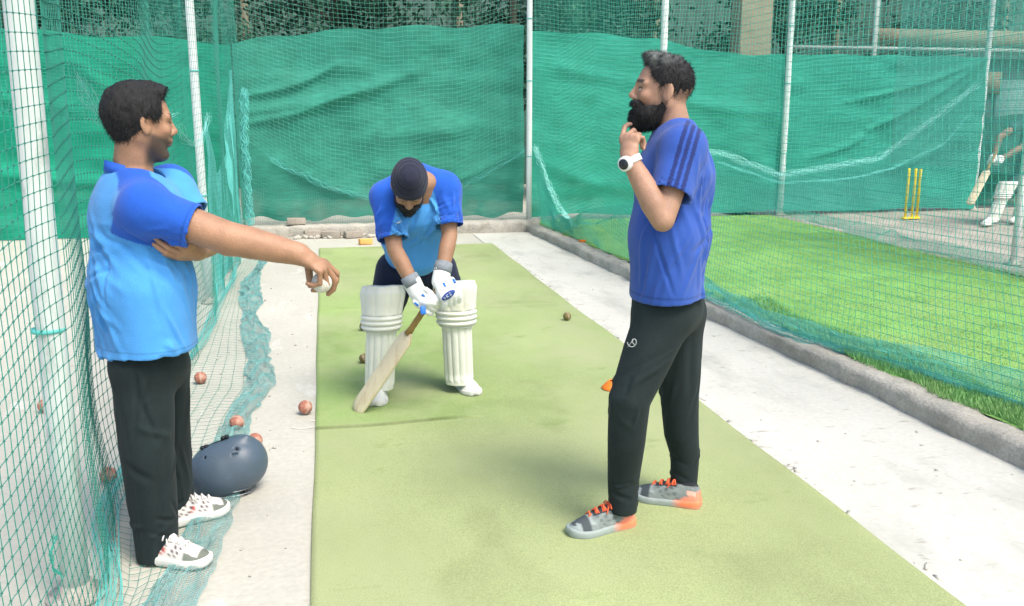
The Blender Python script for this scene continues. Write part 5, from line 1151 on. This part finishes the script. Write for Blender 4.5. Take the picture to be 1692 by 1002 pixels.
o = m.build('grit', M['rubble']); setp(o, 'fine grit and crumbs scattered over the concrete strips', 'grit', kind='stuff')
# chalk ring on the concrete left of the mat
c = V(*(-0.1562,4.567,0)); m = MB(); m.loft([[c+V(r*cos(a)*1.1, r*sin(a)*1.0, .0035) for a in np.linspace(-2.6, 1.2, 40)] for r in (.062, .067)], caps=False, closed=False); o = m.build('chalk_ring', mat('chalk', (.72, .7, .64), .95, .2, 40)); setp(o, 'faint pale chalk ring on the concrete under the nearest ball', 'chalk mark')

# ---------------------------------------------------------------- beyond the nets
M['bark'] = mat('bark', (.07, .06, .045), .9, .3, 8, .5, 30); M['leaf'] = mat('dark_leaf', (.035, .085, .055), .8, .25, 1.2, spec=.2)
M['shed'] = mat('grey_green_sheet_metal', (.08, .15, .125), .7, .2, 1.5, .2, 20); M['plaster'] = mat('tan_plaster', (.26, .23, .16), .9, .2, 3, .3, 30); M['paint'] = mat('weathered_pale_paint', (.32, .38, .35), .8, .2, 2)
LEAF = {}
def tree(x, y, h, w, seed, label):
    t = thing('tree', label, 'tree', (x, y, 0), 'dark trees behind the nets'); r = np.random.default_rng(seed); m = MB(); m.tube([(x, y, 0), (x+.05, y, h*.3), (x+.1*sin(seed), y, h*.6), (x, y, h*.9)], [.13, .1, .07, .02], 9)
    br = []
    for i in range(12):
        a = r.random()*6.28; z = h*(.22+.6*r.random()); e = V(x+w*.6*cos(a), y+w*.5*sin(a), z+.5*r.random()+.2); m.tube([(x, y, z-.2), (x+(e[0]-x)*.5, y+(e[1]-y)*.5, z+.1), e], [.05, .035, .012], 6); br.append(e)
    m.build('trunk', M['bark'], t); n = 9000; c = V(x, y, h*.6)
    cl = [c+(r.random(3)-.5)*V(w*1.7, w*1.3, h*.85) for _ in range(26)]+br; cl = np.array(cl); k = r.integers(len(cl), size=n); p = cl[k]+r.normal(size=(n, 3))*V(.28, .28, .22); p = p[p[:, 2] > .2]; n = len(p)
    a = r.normal(size=(n, 3)); a /= np.linalg.norm(a, axis=1)[:, None]; b = np.cross(a, r.normal(size=(n, 3))); b /= np.linalg.norm(b, axis=1)[:, None]; l = .045+.05*r.random((n, 1)); q = np.stack([p-a*l, p+b*l*.45, p+a*l, p-b*l*.45], 1)
    mesh('crown', q.reshape(-1, 3), np.arange(4*n).reshape(-1, 4), M['leaf'], t, smooth=False)
for i, (x, y, h, w, l) in enumerate([(-7.5, 16, 6.5, 1.7, 'dark leafy tree behind the left lanes, leftmost of the row'), (-4.6, 15.2, 6, 1.6, 'dark leafy tree above the head of the man on the left'), (-2.2, 16, 6.4, 1.5, 'dark leafy tree above the left net where it meets the back'),
    (.4, 17.5, 6.0, 1.5, 'dark tree behind the left half of the middle cloth'), (3.4, 16.6, 6.2, 1.6, 'dark tree behind the white corner pole'), (5.2, 17.2, 6, 1.3, 'dark tree just left of the tan pillar'), (9.4, 18, 6.2, 1.6, 'dark tree behind the pale beam'), (13.5, 18, 6.5, 1.9, 'dark tree behind the shed at the far right')]): tree(x, y, h, w, 40+i, l)
# long shed wall that closes the view, built of upright sheets
bs = thing('long_shed', 'long dark sheet metal shed wall that closes the view behind the trees', 'shed', (3, 20.5, 0))
wall = None
P = []; xs = np.arange(-26, 32, .06)
P = np.array([[(x, 20.5+.025*sin(x*2*pi/.24), z) for x in xs] for z in (0, 2.4, 4.8, 7.2)]); grid('corrugated_wall', P, M['shed'], bs)
MB().box((3, 20.2, 7.3), (58, 1.2, .12)).build('eave', M['shed'], bs)
for x in np.arange(-24, 31, 4.5): MB().box((x, 20.38, 3.6), (.14, .12, 7.2)).build('wall_post', M['plaster'], bs)
o = MB().box((6.75, 14.0, 2.3), (.52, .4, 4.6), 0, 0, .05).build('plaster_pillar', M['plaster'], loc=(6.75, 14, 0), bevel=.02); setp(o, 'broad tan plastered pillar rising behind the cloth, right of the bearded man', 'pillar')
fr_ = thing('steel_frame', 'pale steel frame with a horizontal beam above the folded cloth at the right', 'frame', (9.5, 14, 0))
MB().box((10.2, 14, 2.63), (5.6, .07, .06)).build('beam', M['paint'], fr_); MB().box((10.7, 14.1, 2.83), (3.6, .05, .26)).build('fascia', M['plaster'], fr_)
for x in (8.95, 12.6): MB().tube([(x, 14, 0), (x, 14, 4.6)], .045, 12).build('post', M['paint'], fr_)
hut = thing('store_hut', 'pale blue grey hut with a tan panel seen through the nets at the right edge', 'hut', (12, 15, 0))
MB().box((13.2, 15, 1.25), (4.2, 1.6, 2.5)).build('wall', mat('blue_grey_paint', (.10, .2, .18), .8, .2, 2), hut); MB().box((13.2, 15, 2.55), (4.5, 1.9, .1)).build('roof', M['paint'], hut)
MB().box((11.35, 14.15, 2.1), (.34, .06, .36)).build('vent_panel', M['plaster'], hut); MB().box((11.9, 14.17, 1.1), (.85, .05, 2.1)).build('door', mat('faded_teal_paint', (.13, .26, .24), .8, .2, 3), hut)

coach_left(); coach_right(); batsman(); helmet(); far_batsman()
